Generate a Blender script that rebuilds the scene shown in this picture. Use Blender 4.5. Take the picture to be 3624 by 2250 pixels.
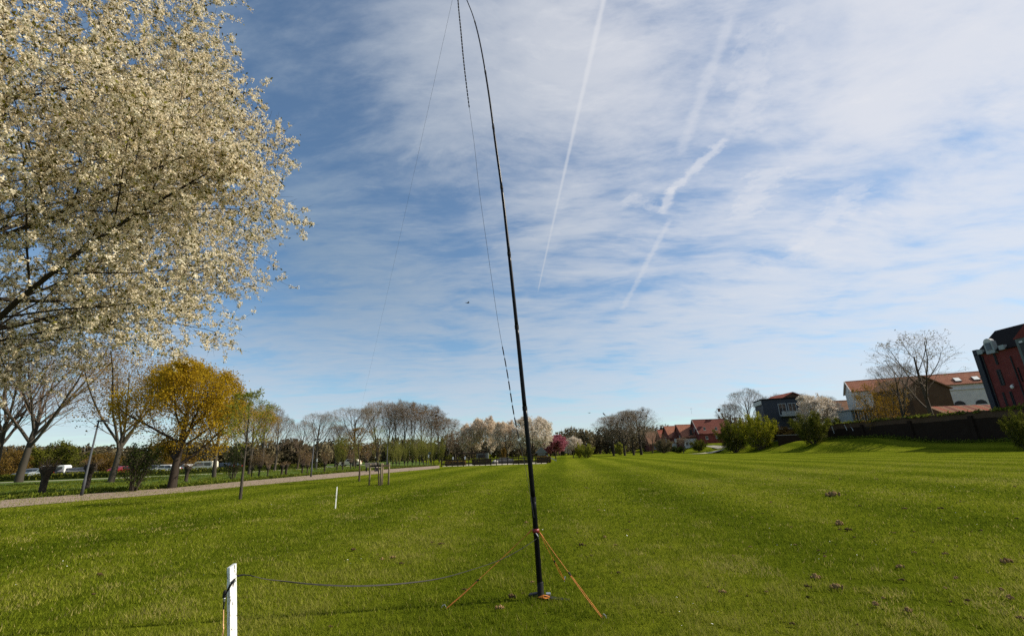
import bpy, bmesh, math, random
import numpy as np
from mathutils import Vector, Matrix
sc = bpy.context.scene
for o in list(bpy.data.objects): bpy.data.objects.remove(o)
COL = sc.collection
rad = math.radians
# ------------------------------------------------------------------ camera
F = 1580.0; PITCH = math.atan(478/1580); ROLL = rad(1.8); H = 1.55
cd = bpy.data.cameras.new('camera'); cam = bpy.data.objects.new('camera', cd); COL.objects.link(cam)
cd.sensor_fit = 'HORIZONTAL'; cd.sensor_width = 36; cd.lens = 36*F/3624; cd.clip_start = .05; cd.clip_end = 6000
cam.matrix_world = Matrix.Translation((0, 0, H)) @ Matrix.Rotation(math.pi/2+PITCH, 4, 'X') @ Matrix.Rotation(-ROLL, 4, 'Z')
sc.camera = cam
# ------------------------------------------------------------------ light and exposure
SUN_AZ, SUN_EL = rad(83), rad(38)          # azimuth measured from the view axis (+Y) towards the right (+X)
SUN = Vector((math.sin(SUN_AZ)*math.cos(SUN_EL), math.cos(SUN_AZ)*math.cos(SUN_EL), math.sin(SUN_EL)))
sd = bpy.data.lights.new('sun', 'SUN'); sd.energy = 5.0; sd.angle = rad(.55); sd.color = (1, .92, .78)
so = bpy.data.objects.new('sun', sd); COL.objects.link(so)
so.rotation_euler = (-SUN).to_track_quat('-Z', 'Y').to_euler()
sc.view_settings.view_transform = 'Standard'; sc.view_settings.look = 'None'
sc.view_settings.exposure = 0.42; sc.view_settings.gamma = 1; sc.view_settings.use_curve_mapping = False
sc.cycles.max_bounces = 6; sc.cycles.transparent_max_bounces = 8; sc.cycles.use_denoising = False

def ray(x, y):
    u = (x-1812)/F; v = (1125-y)/F; c, s = math.cos(ROLL), math.sin(ROLL)
    a = u*c+v*s; b = -u*s+v*c
    return (a, math.cos(PITCH)-b*math.sin(PITCH), math.sin(PITCH)+b*math.cos(PITCH))
def gnd(x, y, z=0.0):
    d = ray(x, y); t = (z-H)/d[2]; return Vector((d[0]*t, d[1]*t, z))
def at(x, y, Y):
    d = ray(x, y); t = Y/d[1]; return Vector((d[0]*t, Y, H+d[2]*t))
def onX(x, y, X):
    d = ray(x, y); t = X/d[0]; return Vector((X, d[1]*t, H+d[2]*t))
def xat(px, Y, z):
    f = Y*math.cos(PITCH)+(z-H)*math.sin(PITCH); b = (-Y*math.sin(PITCH)+(z-H)*math.cos(PITCH))/f
    return f*((px-1812)/F+b*math.sin(ROLL))/math.cos(ROLL)

# ------------------------------------------------------------------ node helpers
class NT:
    def __init__(s, tree): s.t = tree; s.n = tree.nodes; s.l = tree.links
    def node(s, typ, **kw):
        n = s.n.new(typ)
        for k, v in kw.items(): setattr(n, k, v)
        return n
    def put(s, sock, v):
        if isinstance(v, bpy.types.NodeSocket): s.l.new(v, sock)
        elif v is not None:
            if hasattr(sock.default_value, '__len__') and not hasattr(v, '__len__'): v = [v]*len(sock.default_value)
            if hasattr(sock.default_value, '__len__') and len(sock.default_value) == 4 and len(v) == 3: v = tuple(v)+(1,)
            sock.default_value = v
    def math(s, op, a, b=None, c=None, clamp=False):
        n = s.node('ShaderNodeMath', operation=op, use_clamp=clamp)
        s.put(n.inputs[0], a); s.put(n.inputs[1], b)
        if c is not None: s.put(n.inputs[2], c)
        return n.outputs[0]
    def vmath(s, op, a, b=None, scale=None):
        n = s.node('ShaderNodeVectorMath', operation=op)
        s.put(n.inputs[0], a)
        if b is not None: s.put(n.inputs[1], b)
        if scale is not None: s.put(n.inputs['Scale'], scale)
        return n.outputs['Value' if op in ('DOT_PRODUCT', 'LENGTH', 'DISTANCE') else 'Vector']
    def noise(s, vec, scale, detail=4, rough=.55, dist=0.0, out=0):
        n = s.node('ShaderNodeTexNoise'); s.put(n.inputs['Vector'], vec)
        n.inputs['Scale'].default_value = scale; n.inputs['Detail'].default_value = detail
        n.inputs['Roughness'].default_value = rough; n.inputs['Distortion'].default_value = dist
        return n.outputs[out]
    def ramp(s, fac, stops, interp='LINEAR'):
        n = s.node('ShaderNodeValToRGB'); s.put(n.inputs[0], fac); r = n.color_ramp; r.interpolation = interp
        while len(r.elements) < len(stops): r.elements.new(.5)
        for e, (p, c) in zip(r.elements, stops):
            e.position = p; e.color = (tuple(c)+(1,))[:4] if hasattr(c, '__len__') else (c, c, c, 1)
        return n.outputs[0]
    def mix(s, f, a, b, mode='MIX'):
        n = s.node('ShaderNodeMix', data_type='RGBA', blend_type=mode)
        s.put(n.inputs[0], f); s.put(n.inputs[6], a); s.put(n.inputs[7], b); return n.outputs[2]
    def smooth(s, v, a, b, lo=0.0, hi=1.0):
        n = s.node('ShaderNodeMapRange', interpolation_type='SMOOTHSTEP')
        s.put(n.inputs[0], v); n.inputs[1].default_value = a; n.inputs[2].default_value = b
        n.inputs[3].default_value = lo; n.inputs[4].default_value = hi; return n.outputs[0]
    def mapping(s, vec, loc=(0, 0, 0), rot=(0, 0, 0), scale=(1, 1, 1)):
        n = s.node('ShaderNodeMapping'); s.put(n.inputs[0], vec)
        n.inputs[1].default_value = loc; n.inputs[2].default_value = rot; n.inputs[3].default_value = scale
        return n.outputs[0]

# ------------------------------------------------------------------ sky: Nishita with cirrus and contrails
w = bpy.data.worlds.new('World'); sc.world = w; w.use_nodes = True
N = NT(w.node_tree); N.n.clear()
sky = N.node('ShaderNodeTexSky', sky_type='NISHITA'); sky.sun_disc = False
sky.sun_elevation = SUN_EL; sky.sun_rotation = SUN_AZ
sky.air_density = 1.0; sky.dust_density = .12; sky.ozone_density = 3.5; sky.altitude = 0
tc = N.node('ShaderNodeTexCoord'); D = tc.outputs['Generated']
sep = N.node('ShaderNodeSeparateXYZ'); N.put(sep.inputs[0], D)
zz = N.math('ADD', N.math('MAXIMUM', sep.outputs[2], 0.0), .10)
cmb = N.node('ShaderNodeCombineXYZ'); N.put(cmb.inputs[0], zz); N.put(cmb.inputs[1], zz); cmb.inputs[2].default_value = 1
pl = N.vmath('MULTIPLY', N.vmath('DIVIDE', D, cmb.outputs[0]), (1, 1, 0))     # the cloud deck seen from below
sdot = N.vmath('DOT_PRODUCT', D, tuple(SUN))
warp = N.vmath('SCALE', N.vmath('SUBTRACT', N.noise(pl, .8, 2, .5, 0, 1), (.5, .5, .5)), scale=.5)
pw = N.vmath('ADD', pl, warp)
patch = N.noise(N.mapping(pl, (4.2, 1.1, 0), (0, 0, rad(20)), (1, 1.25, 1)), 1.25, 8, .55)
fib = N.noise(N.mapping(pw, (7.3, 2.2, 4), (0, 0, rad(-38)), (1.0, 2.2, 1)), 2.1, 10, .60)
fib2 = N.noise(N.mapping(pw, (1.3, 8.2, 2), (0, 0, rad(40)), (1.0, 2.6, 1)), 4.2, 10, .64)
side = N.smooth(sdot, -.10, .80)
base = N.math('ADD', N.math('MULTIPLY', patch, .46), N.math('ADD', N.math('MULTIPLY', fib, .30), N.math('MULTIPLY', fib2, .24)))
base = N.math('ADD', base, N.math('MULTIPLY', side, .05))
base = N.math('ADD', base, N.smooth(sep.outputs[2], .40, .05, 0, .075))
cl = N.math('MULTIPLY', N.smooth(base, .435, .66), 1.05)
wisp = N.noise(N.mapping(pw, (3.7, 6.1, 5), (0, 0, rad(-15)), (1.0, 2.8, 1)), 5.2, 12, .68, .4)
cl = N.math('ADD', cl, N.math('MULTIPLY', N.math('MULTIPLY', N.smooth(wisp, .50, .80), N.smooth(patch, .38, .62, .15, 1)), .75))
cl = N.math('ADD', cl, N.math('MULTIPLY', N.math('MULTIPLY', N.smooth(sdot, .30, 1.0), .44), N.smooth(fib, .34, .62, .30, 1.15)))
cl = N.math('SUBTRACT', 1.0, N.math('EXPONENT', N.math('MULTIPLY', cl, -1.15)))
def deck(px, py):
    d = Vector(ray(px, py)).normalized(); z = d.z+.10; return (d.x/z, d.y/z, 0)
puff = N.noise(N.mapping(pl, (0, 0, 0), (0, 0, 0), (1, 1, 1)), 26, 5, .6)
def trail(a, b, w0, w1, strength, rough):
    A, B = Vector(deck(*a)), Vector(deck(*b)); ba = B-A
    pa = N.vmath('SUBTRACT', pl, tuple(A))
    h = N.math('DIVIDE', N.vmath('DOT_PRODUCT', pa, tuple(ba)), ba.length_squared)
    hc = N.math('ADD', h, 0, clamp=True)
    hv = N.node('ShaderNodeCombineXYZ')
    for i in range(3): N.put(hv.inputs[i], hc)
    d = N.vmath('DISTANCE', pa, N.vmath('MULTIPLY', hv.outputs[0], tuple(ba)))
    wid = N.math('ADD', w0, N.math('MULTIPLY', hc, w1-w0))
    q = N.math('DIVIDE', d, wid)
    q = N.math('ADD', q, N.math('MULTIPLY', N.math('SUBTRACT', puff, .5), rough))
    m = N.smooth(q, 1.0, .1, 0, 1)
    ends = N.math('MULTIPLY', N.smooth(h, -.01, .05), N.smooth(h, 1.02, .93))
    return N.math('MULTIPLY', N.math('MULTIPLY', m, ends), strength)
TR = [trail((2165, -120), (1903, 1035), .0095, .0050, .50, .9),
      trail((2575, 488), (2360, 690), .026, .028, .52, 2.8), trail((2380, 660), (2345, 760), .03, .024, .5, 2.4),
      trail((2375, 770), (2200, 1100), .017, .024, .34, 1.9), trail((2600, 30), (2400, 560), .020, .026, .26, 1.6),
      trail((2690, 60), (2630, 500), .06, .05, .24, 3.2), trail((2730, 590), (2620, 780), .085, .07, .36, 3.0),
      trail((3060, 640), (2790, 930), .075, .07, .32, 3.2), trail((2210, 700), (2350, 745), .05, .03, .34, 3.2),
      trail((1800, 855), (1990, 825), .03, .02, .22, 3.0)]
m = N.math('ADD', N.math('MULTIPLY', cl, .90), .08)      # a thin veil over the whole sky
for t in TR:   # screen
    m = N.math('SUBTRACT', N.math('ADD', m, t), N.math('MULTIPLY', m, t))
m = N.math('MULTIPLY', m, N.smooth(sep.outputs[2], .0, .08, .60, 1.0), clamp=True)
ccol = N.mix(N.smooth(sdot, -.1, .85), (.27, .37, .48), (.84, .84, .87))
ccol = N.mix(N.smooth(sep.outputs[2], .42, .02, 0, .80), ccol, (.68, .74, .83))
scol = N.mix(1.0, sky.outputs[0], (.86, 1.0, 1.0), 'MULTIPLY')
bg1 = N.node('ShaderNodeBackground'); N.put(bg1.inputs[0], scol); bg1.inputs[1].default_value = .098
bg2 = N.node('ShaderNodeBackground'); N.put(bg2.inputs[0], ccol); bg2.inputs[1].default_value = .74
mx = N.node('ShaderNodeMixShader'); N.put(mx.inputs[0], m); N.l.new(bg1.outputs[0], mx.inputs[1]); N.l.new(bg2.outputs[0], mx.inputs[2])
wo = N.node('ShaderNodeOutputWorld'); N.l.new(mx.outputs[0], wo.inputs[0])

# ------------------------------------------------------------------ materials
MATS = {}
def principled(name):
    m = bpy.data.materials.new(name); m.use_nodes = True; n = NT(m.node_tree); n.n.clear()
    b = n.node('ShaderNodeBsdfPrincipled'); o = n.node('ShaderNodeOutputMaterial'); n.l.new(b.outputs[0], o.inputs[0])
    MATS[name] = m; return m, n, b, o
def obj_coords(n): return n.node('ShaderNodeTexCoord').outputs['Object']
def geo_pos(n): return n.node('ShaderNodeNewGeometry').outputs['Position']
def bump(n, b, h, strength, dist):
    k = n.node('ShaderNodeBump'); k.inputs['Strength'].default_value = strength; k.inputs['Distance'].default_value = dist
    n.put(k.inputs['Height'], h); n.l.new(k.outputs[0], b.inputs['Normal'])
def simple(name, col, rough=.6, var=.25, scale=8, metal=0.0, spec=None, bmp=0.0, col2=None):
    m, n, b, o = principled(name); v = geo_pos(n)
    f = n.noise(v, scale, 5, .6)
    c2 = col2 or tuple(c*(1-var) for c in col)
    n.put(b.inputs['Base Color'], n.ramp(f, [(.3, c2), (.7, col)]))
    b.inputs['Roughness'].default_value = rough; b.inputs['Metallic'].default_value = metal
    if spec is None and rough >= .8: spec = .05
    if spec is not None: b.inputs['Specular IOR Level'].default_value = spec
    if bmp: bump(n, b, f, bmp, .02)
    return m
def leafmat(name, cols, transl=.35, rough=.6):
    m = bpy.data.materials.new(name); m.use_nodes = True; n = NT(m.node_tree); n.n.clear(); MATS[name] = m
    a = n.node('ShaderNodeAttribute'); a.attribute_name = 'tint'
    k = len(cols)-1; c = n.ramp(a.outputs['Fac'], [(i/k, cc) for i, cc in enumerate(cols)])
    d = n.node('ShaderNodeBsdfDiffuse'); n.put(d.inputs[0], c)
    t = n.node('ShaderNodeBsdfTranslucent'); n.put(t.inputs[0], c)
    mm = n.node('ShaderNodeMixShader'); mm.inputs[0].default_value = transl
    n.l.new(d.outputs[0], mm.inputs[1]); n.l.new(t.outputs[0], mm.inputs[2])
    o = n.node('ShaderNodeOutputMaterial'); n.l.new(mm.outputs[0], o.inputs[0]); return m
def barkmat(name, c1, c2, scale=9):
    m, n, b, o = principled(name); v = obj_coords(n)
    f = n.noise(n.mapping(v, scale=(1, 1, .25)), scale, 6, .65)
    n.put(b.inputs['Base Color'], n.ramp(f, [(.32, c1), (.68, c2)])); b.inputs['Roughness'].default_value = .9
    b.inputs['Specular IOR Level'].default_value = .2
    bump(n, b, f, .6, .03); return m
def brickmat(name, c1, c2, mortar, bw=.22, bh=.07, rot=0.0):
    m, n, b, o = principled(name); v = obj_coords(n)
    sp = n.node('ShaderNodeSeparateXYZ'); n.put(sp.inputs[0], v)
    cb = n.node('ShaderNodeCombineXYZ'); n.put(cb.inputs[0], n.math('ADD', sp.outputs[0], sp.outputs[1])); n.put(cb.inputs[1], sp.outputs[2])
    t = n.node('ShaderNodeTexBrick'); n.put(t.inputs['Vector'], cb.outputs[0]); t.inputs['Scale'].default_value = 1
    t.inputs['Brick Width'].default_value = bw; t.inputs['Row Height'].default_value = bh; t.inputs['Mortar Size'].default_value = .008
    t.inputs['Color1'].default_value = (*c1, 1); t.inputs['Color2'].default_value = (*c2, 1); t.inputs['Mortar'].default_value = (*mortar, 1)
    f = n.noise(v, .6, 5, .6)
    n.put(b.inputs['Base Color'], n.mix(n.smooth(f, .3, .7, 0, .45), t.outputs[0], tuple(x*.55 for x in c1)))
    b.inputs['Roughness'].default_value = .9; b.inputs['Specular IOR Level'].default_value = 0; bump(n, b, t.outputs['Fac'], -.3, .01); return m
def tilemat(name, c1, c2, rows=3.2):
    m, n, b, o = principled(name); v = obj_coords(n)
    f = n.noise(v, .9, 6, .65); g = n.noise(v, 7, 3, .6)
    wv = n.node('ShaderNodeTexWave', wave_type='BANDS', bands_direction='Z'); n.put(wv.inputs[0], v); wv.inputs['Scale'].default_value = rows
    wx = n.node('ShaderNodeTexWave', wave_type='BANDS', bands_direction='X'); n.put(wx.inputs[0], v); wx.inputs['Scale'].default_value = rows*.8
    c = n.ramp(n.math('ADD', n.math('MULTIPLY', f, .6), n.math('MULTIPLY', g, .4)), [(.35, c1), (.65, c2)])
    n.put(b.inputs['Base Color'], c); b.inputs['Roughness'].default_value = .9; b.inputs['Specular IOR Level'].default_value = .05
    bump(n, b, n.math('ADD', wv.outputs[1], wx.outputs[1]), .5, .04); return m

TH = rad(6.0)      # mowing direction, turned a little to the right of the view axis
def lawnmat():
    m, n, b, o = principled('lawn'); v = geo_pos(n)
    r = n.mapping(v, rot=(0, 0, TH)); sp = n.node('ShaderNodeSeparateXYZ'); n.put(sp.inputs[0], r)
    wob = n.math('MULTIPLY', n.math('SUBTRACT', n.noise(v, .09, 3), .5), 2.4)
    s = n.math('SINE', n.math('MULTIPLY', n.math('ADD', sp.outputs[0], wob), 2*math.pi/4.6))
    s2 = n.math('SINE', n.math('MULTIPLY', n.math('ADD', sp.outputs[0], wob), 2*math.pi/1.27))
    stripe = n.smooth(n.math('ADD', s, n.math('MULTIPLY', s2, .22)), -1, 1, 0, 1)
    big = n.noise(v, .16, 5, .6); mid = n.noise(v, 1.3, 6, .65, .3); fin = n.noise(v, 16, 5, .7); hair = n.noise(n.mapping(v, scale=(1, .5, 1)), 70, 3, .7)
    f = n.math('ADD', n.math('MULTIPLY', stripe, .17), n.math('MULTIPLY', big, .35))
    f = n.math('ADD', f, n.math('MULTIPLY', mid, .30)); f = n.math('ADD', f, n.math('MULTIPLY', fin, .22)); f = n.math('ADD', f, n.math('MULTIPLY', hair, .12))
    c = n.ramp(f, [(.34, (.042, .060, .004)), (.50, (.074, .096, .006)), (.64, (.112, .132, .009)), (.80, (.160, .168, .018))])
    dry = n.smooth(n.noise(v, .42, 6, .7), .60, .74, 0, .5)
    c = n.mix(dry, c, (.155, .130, .032))
    thatch = n.smooth(n.noise(v, 5.5, 6, .72), .66, .76, 0, .65)
    c = n.mix(thatch, c, (.12, .085, .04))
    n.put(b.inputs['Base Color'], c); b.inputs['Roughness'].default_value = 1; b.inputs['Specular IOR Level'].default_value = 0
    bump(n, b, n.math('ADD', n.math('MULTIPLY', fin, .6), n.math('ADD', n.math('MULTIPLY', hair, .5), n.math('MULTIPLY', mid, 1.2))), .9, .10)
    return m
def meadowmat():
    m, n, b, o = principled('meadow'); v = geo_pos(n)
    f = n.math('ADD', n.math('MULTIPLY', n.noise(v, .35, 6, .65), .6), n.math('MULTIPLY', n.noise(v, 4, 5, .7), .4))
    c = n.ramp(f, [(.3, (.030, .055, .007)), (.5, (.062, .098, .012)), (.7, (.115, .135, .02))])
    n.put(b.inputs['Base Color'], c); b.inputs['Roughness'].default_value = .9; b.inputs['Specular IOR Level'].default_value = .1
    bump(n, b, f, 1, .35); return m
def pathmat(name, c1, c2):
    m, n, b, o = principled(name); v = geo_pos(n)
    t = n.node('ShaderNodeTexBrick'); n.put(t.inputs['Vector'], n.mapping(v, rot=(0, 0, rad(40)))); t.inputs['Scale'].default_value = 4
    t.inputs['Color1'].default_value = (*c1, 1); t.inputs['Color2'].default_value = (*c2, 1); t.inputs['Mortar'].default_value = (*[x*.6 for x in c1], 1)
    f = n.noise(v, 1.2, 6, .65)
    n.put(b.inputs['Base Color'], n.mix(n.smooth(f, .35, .75, 0, .5), t.outputs[0], tuple(x*.62 for x in c2)))
    b.inputs['Roughness'].default_value = .9; b.inputs['Specular IOR Level'].default_value = .05; bump(n, b, t.outputs['Fac'], -.3, .01); return m
lawnmat(); meadowmat()
pathmat('path_brick', (.25, .185, .145), (.30, .23, .18)); pathmat('path_pale', (.36, .33, .26), (.40, .36, .29))
simple('asphalt', (.13, .13, .13), .9, .3, 3)
barkmat('bark_dark', (.020, .015, .011), (.060, .046, .033)); barkmat('bark_grey', (.030, .026, .020), (.085, .072, .055))
barkmat('bark_brown', (.040, .028, .018), (.105, .078, .050)); barkmat('twig_red', (.13, .085, .060), (.26, .19, .14), 30)
barkmat('twig_brown', (.14, .105, .075), (.30, .24, .18), 30); barkmat('twig_willow', (.085, .085, .02), (.20, .19, .05), 30)
leafmat('blossom_cream', [(.56, .45, .29), (.82, .72, .52), (.93, .87, .73)], .38)
leafmat('young_leaf', [(.075, .055, .012), (.13, .115, .018), (.20, .19, .03)], .35)
leafmat('blossom_mid', [(.42, .31, .21), (.64, .52, .39), (.80, .71, .58)], .35)
leafmat('blossom_mid_white', [(.36, .28, .20), (.62, .54, .43), (.80, .74, .66)], .3)
leafmat('blossom_pink', [(.18, .05, .07), (.36, .11, .145), (.50, .22, .25)], .3)
leafmat('gold', [(.21, .125, .010), (.36, .23, .015), (.52, .37, .028)], .45)
leafmat('gold_brown', [(.15, .08, .012), (.24, .14, .016), (.32, .21, .022)], .4)
leafmat('willow_green', [(.12, .13, .015), (.20, .21, .03), (.29, .29, .05)], .45)
leafmat('bush_green', [(.035, .042, .008), (.085, .092, .014), (.17, .17, .022)], .35)
leafmat('bush_lime', [(.085, .095, .008), (.20, .20, .014), (.36, .34, .024)], .42)
leafmat('bush_dark', [(.012, .02, .005), (.03, .045, .009), (.06, .08, .015)], .25)
leafmat('bush_rust', [(.09, .05, .015), (.16, .10, .024), (.22, .15, .032)], .35)
leafmat('ivy', [(.05, .07, .012), (.13, .15, .022), (.22, .23, .035)], .3)
leafmat('grass_blade', [(.046, .070, .005), (.105, .142, .009), (.200, .225, .018), (.38, .32, .11)], .40)
leafmat('verge_leaf', [(.05, .075, .008), (.10, .13, .014), (.17, .18, .03)], .35)
leafmat('daisy', [(.7, .7, .66), (.8, .8, .76), (.86, .86, .82)], .2)
leafmat('bud', [(.09, .075, .03), (.16, .135, .05), (.24, .20, .09)], .35)
leafmat('wood_twigs', [(.085, .068, .040), (.14, .115, .066), (.20, .165, .09)], .3)
simple('mast_black', (.004, .004, .005), .32, .3, 3, 0, .13); simple('hedge_core', (.03, .04, .008), .9, .4, 5)
simple('black_plastic', (.010, .010, .011), .7, .4, 20, spec=.2)
simple('orange_rope', (.62, .20, .02), .7, .35, 90, bmp=.3)
simple('red_ring', (.22, .012, .012), .45, .3, 20)
simple('grey_tape', (.075, .07, .062), .9, .35, 25, spec=0)
simple('wire_dark', (.03, .032, .036), .5, .2, 5)
simple('copper', (.55, .30, .14), .5, .3, 30, .3)
simple('steel', (.42, .43, .44), .35, .3, 20, .8)
simple('lamp_grey', (.06, .065, .07), .6, .2, 6, 0, .2)
simple('stake_wood', (.30, .24, .16), .85, .5, 20); simple('dark_wood', (.060, .045, .032), .85, .5, 12)
simple('soil', (.33, .215, .095), .95, .6, 30, bmp=.6); simple('soil_dark', (.12, .08, .036), .95, .5, 30, bmp=.6)
simple('white_render', (.62, .60, .57), .85, .18, 1.5); simple('cream_render', (.66, .63, .58), .85, .2, 1.2)
simple('grey_panel', (.30, .33, .33), .6, .25, 3); simple('blue_black', (.012, .018, .030), .55, .3, 3)
simple('dark_roof', (.008, .008, .009), .9, .4, 3, spec=.1); simple('dark_trim', (.02, .018, .018), .6, .3, 6)
simple('white_paint', (.70, .70, .68), .5, .12, 10); simple('green_grey', (.10, .12, .11), .6, .3, 5)
simple('pale_wood', (.52, .44, .36), .8, .3, 10); simple('bin_blue', (.012, .016, .030), .5, .3, 10)
simple('concrete', (.36, .34, .31), .85, .35, 5); simple('skate_grey', (.15, .14, .145), .7, .45, 5)
simple('nest', (.022, .016, .012), .95, .5, 20); simple('crow', (.008, .008, .010), .5, .3, 20)
simple('tyre', (.012, .012, .012), .85, .2, 10); simple('glow_white', (.80, .78, .72), .4, .1, 3)
simple('car_white', (.72, .72, .70), .25, .06, 2); simple('car_cream', (.74, .68, .52), .25, .06, 2); simple('car_dark', (.018, .02, .028), .25, .2, 2)
simple('car_red', (.16, .012, .014), .25, .2, 2); simple('car_silver', (.34, .36, .40), .3, .1, 2, .3)
simple('lamp_red', (.30, .01, .01), .3, .1, 5)
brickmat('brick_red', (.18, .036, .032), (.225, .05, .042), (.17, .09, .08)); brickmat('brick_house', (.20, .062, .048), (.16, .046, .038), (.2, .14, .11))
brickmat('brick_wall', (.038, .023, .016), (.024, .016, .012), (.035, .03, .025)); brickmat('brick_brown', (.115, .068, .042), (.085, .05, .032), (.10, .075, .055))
tilemat('tile_orange', (.22, .085, .052), (.33, .15, .095)); tilemat('tile_red', (.20, .058, .038), (.29, .095, .062)); tilemat('tile_brown', (.15, .085, .05), (.24, .13, .085))
tilemat('tile_dark', (.12, .042, .034), (.17, .062, .048))
def glass():
    m, n, b, o = principled('window_glass'); b.inputs['Base Color'].default_value = (.018, .022, .028, 1)
    b.inputs['Roughness'].default_value = .08; b.inputs['Specular IOR Level'].default_value = .7
glass()
def stakemat():
    m, n, b, o = principled('white_chipped'); v = obj_coords(n)
    f = n.noise(n.mapping(v, scale=(1, 1, .35)), 42, 5, .7); g = n.noise(v, 6, 3, .5)
    chip = n.smooth(n.math('ADD', f, n.math('MULTIPLY', g, .35)), .745, .79, 0, 1)
    n.put(b.inputs['Base Color'], n.mix(chip, (.80, .80, .78), (.10, .085, .07))); b.inputs['Roughness'].default_value = .6
    bump(n, b, n.math('SUBTRACT', 1, chip), .5, .002)
stakemat()
M = MATS

# ------------------------------------------------------------------ mesh helpers
def link(name, me, parent=None, loc=None):
    o = bpy.data.objects.new(name, me); COL.objects.link(o)
    if parent is not None: o.parent = parent
    if loc is not None: o.location = loc
    return o
def np_mesh(name, V, faces, mats, mat_idx=None, tint=None, smooth=False):
    """V (n,3); faces: list of (k,3) or (k,4) integer arrays"""
    me = bpy.data.meshes.new(name); V = np.asarray(V, np.float32)
    me.vertices.add(len(V)); me.vertices.foreach_set('co', V.ravel())
    loops = np.concatenate([f.ravel() for f in faces]).astype(np.int32)
    tot = np.concatenate([np.full(len(f), f.shape[1], np.int32) for f in faces])
    st = np.concatenate([[0], np.cumsum(tot)[:-1]]).astype(np.int32)
    me.loops.add(len(loops)); me.loops.foreach_set('vertex_index', loops)
    me.polygons.add(len(tot)); me.polygons.foreach_set('loop_start', st)
    if mat_idx is not None: me.polygons.foreach_set('material_index', np.asarray(mat_idx, np.int32))
    if smooth: me.polygons.foreach_set('use_smooth', np.ones(len(tot), bool))
    me.update(calc_edges=True); me.validate()
    for k in mats: me.materials.append(M[k])
    if tint is not None:
        a = me.attributes.new('tint', 'FLOAT', 'POINT'); a.data.foreach_set('value', np.asarray(tint, np.float32))
    return me
def thing(name, label, cat, loc=(0, 0, 0), rotz=0, group=None):
    o = bpy.data.objects.new(name, None); COL.objects.link(o); o.empty_display_size = .2
    o.location = loc; o.rotation_euler = (0, 0, rotz); tag(o, label, cat, group); return o
def tag(o, label, cat, group=None):
    o['label'] = label; o['category'] = cat
    if group: o['group'] = group
    return o
class MB:
    def __init__(s): s.v = []; s.f = []
    def box(s, c, d, rz=0):
        i = len(s.v); cx, cy, cz = c; a, b, h = d[0]/2, d[1]/2, d[2]/2; co, si = math.cos(rz), math.sin(rz)
        for z in (-h, h):
            for x, y in ((-a, -b), (a, -b), (a, b), (-a, b)): s.v.append((cx+x*co-y*si, cy+x*si+y*co, cz+z))
        s.f += [(i, i+3, i+2, i+1), (i+4, i+5, i+6, i+7)]+[(i+k, i+(k+1) % 4, i+4+(k+1) % 4, i+4+k) for k in range(4)]
        return s
    def prism(s, poly, y0, y1, axis='y'):
        """polygon of (x,z) swept along y, or (y,z) along x"""
        i = len(s.v); n = len(poly)
        for y in (y0, y1):
            for a, z in poly: s.v.append((a, y, z) if axis == 'y' else (y, a, z))
        s.f += [tuple(range(i, i+n)), tuple(range(i+2*n-1, i+n-1, -1))]
        s.f += [(i+k, i+n+k, i+n+(k+1) % n, i+(k+1) % n) for k in range(n)]
        return s
    def tube(s, pts, rs, n=8, cap=True):
        i0 = len(s.v); pts = [Vector(p) for p in pts]; m = len(pts)
        if not hasattr(rs, '__len__'): rs = [rs]*m
        up = Vector((0, 0, 1)); prev = None
        for k, p in enumerate(pts):
            t = (pts[min(k+1, m-1)]-pts[max(k-1, 0)]).normalized()
            a = t.cross(up) if prev is None else prev-t*prev.dot(t)
            if a.length < 1e-4: a = t.cross(Vector((1, 0, 0)))
            a.normalize(); prev = a; b = t.cross(a)
            for q in range(n):
                an = 2*math.pi*q/n; s.v.append(tuple(p+(a*math.cos(an)+b*math.sin(an))*rs[k]))
        for k in range(m-1):
            for q in range(n):
                a0 = i0+k*n+q; a1 = i0+k*n+(q+1) % n; s.f.append((a0, a1, a1+n, a0+n))
        if cap: s.f += [tuple(i0+q for q in range(n))[::-1], tuple(i0+(m-1)*n+q for q in range(n))]
        return s
    def lathe(s, prof, n=10, c=(0, 0, 0)):
        return s.tube([(c[0], c[1], c[2]+z+k*1e-6) for k, (r, z) in enumerate(prof)], [r for r, z in prof], n)
    def mesh(s, name, mat, smooth=False, bevel=0):
        me = bpy.data.meshes.new(name); me.from_pydata(s.v, [], s.f)
        bm = bmesh.new(); bm.from_mesh(me); bmesh.ops.recalc_face_normals(bm, faces=bm.faces)
        if bevel: bmesh.ops.bevel(bm, geom=list(bm.edges), offset=bevel, segments=2, affect='EDGES', profile=.6)
        bm.to_mesh(me); bm.free()
        if smooth: me.polygons.foreach_set('use_smooth', np.ones(len(me.polygons), bool))
        me.materials.append(M[mat]); me.update(); return me
    def obj(s, name, mat, parent=None, loc=None, smooth=False, bevel=0):
        return link(name, s.mesh(name, mat, smooth, bevel), parent, loc)
def copy_tree(o, parent=None):
    c = o.copy(); COL.objects.link(c); c.parent = parent
    for ch in list(o.children): copy_tree(ch, c)
    return c

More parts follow.
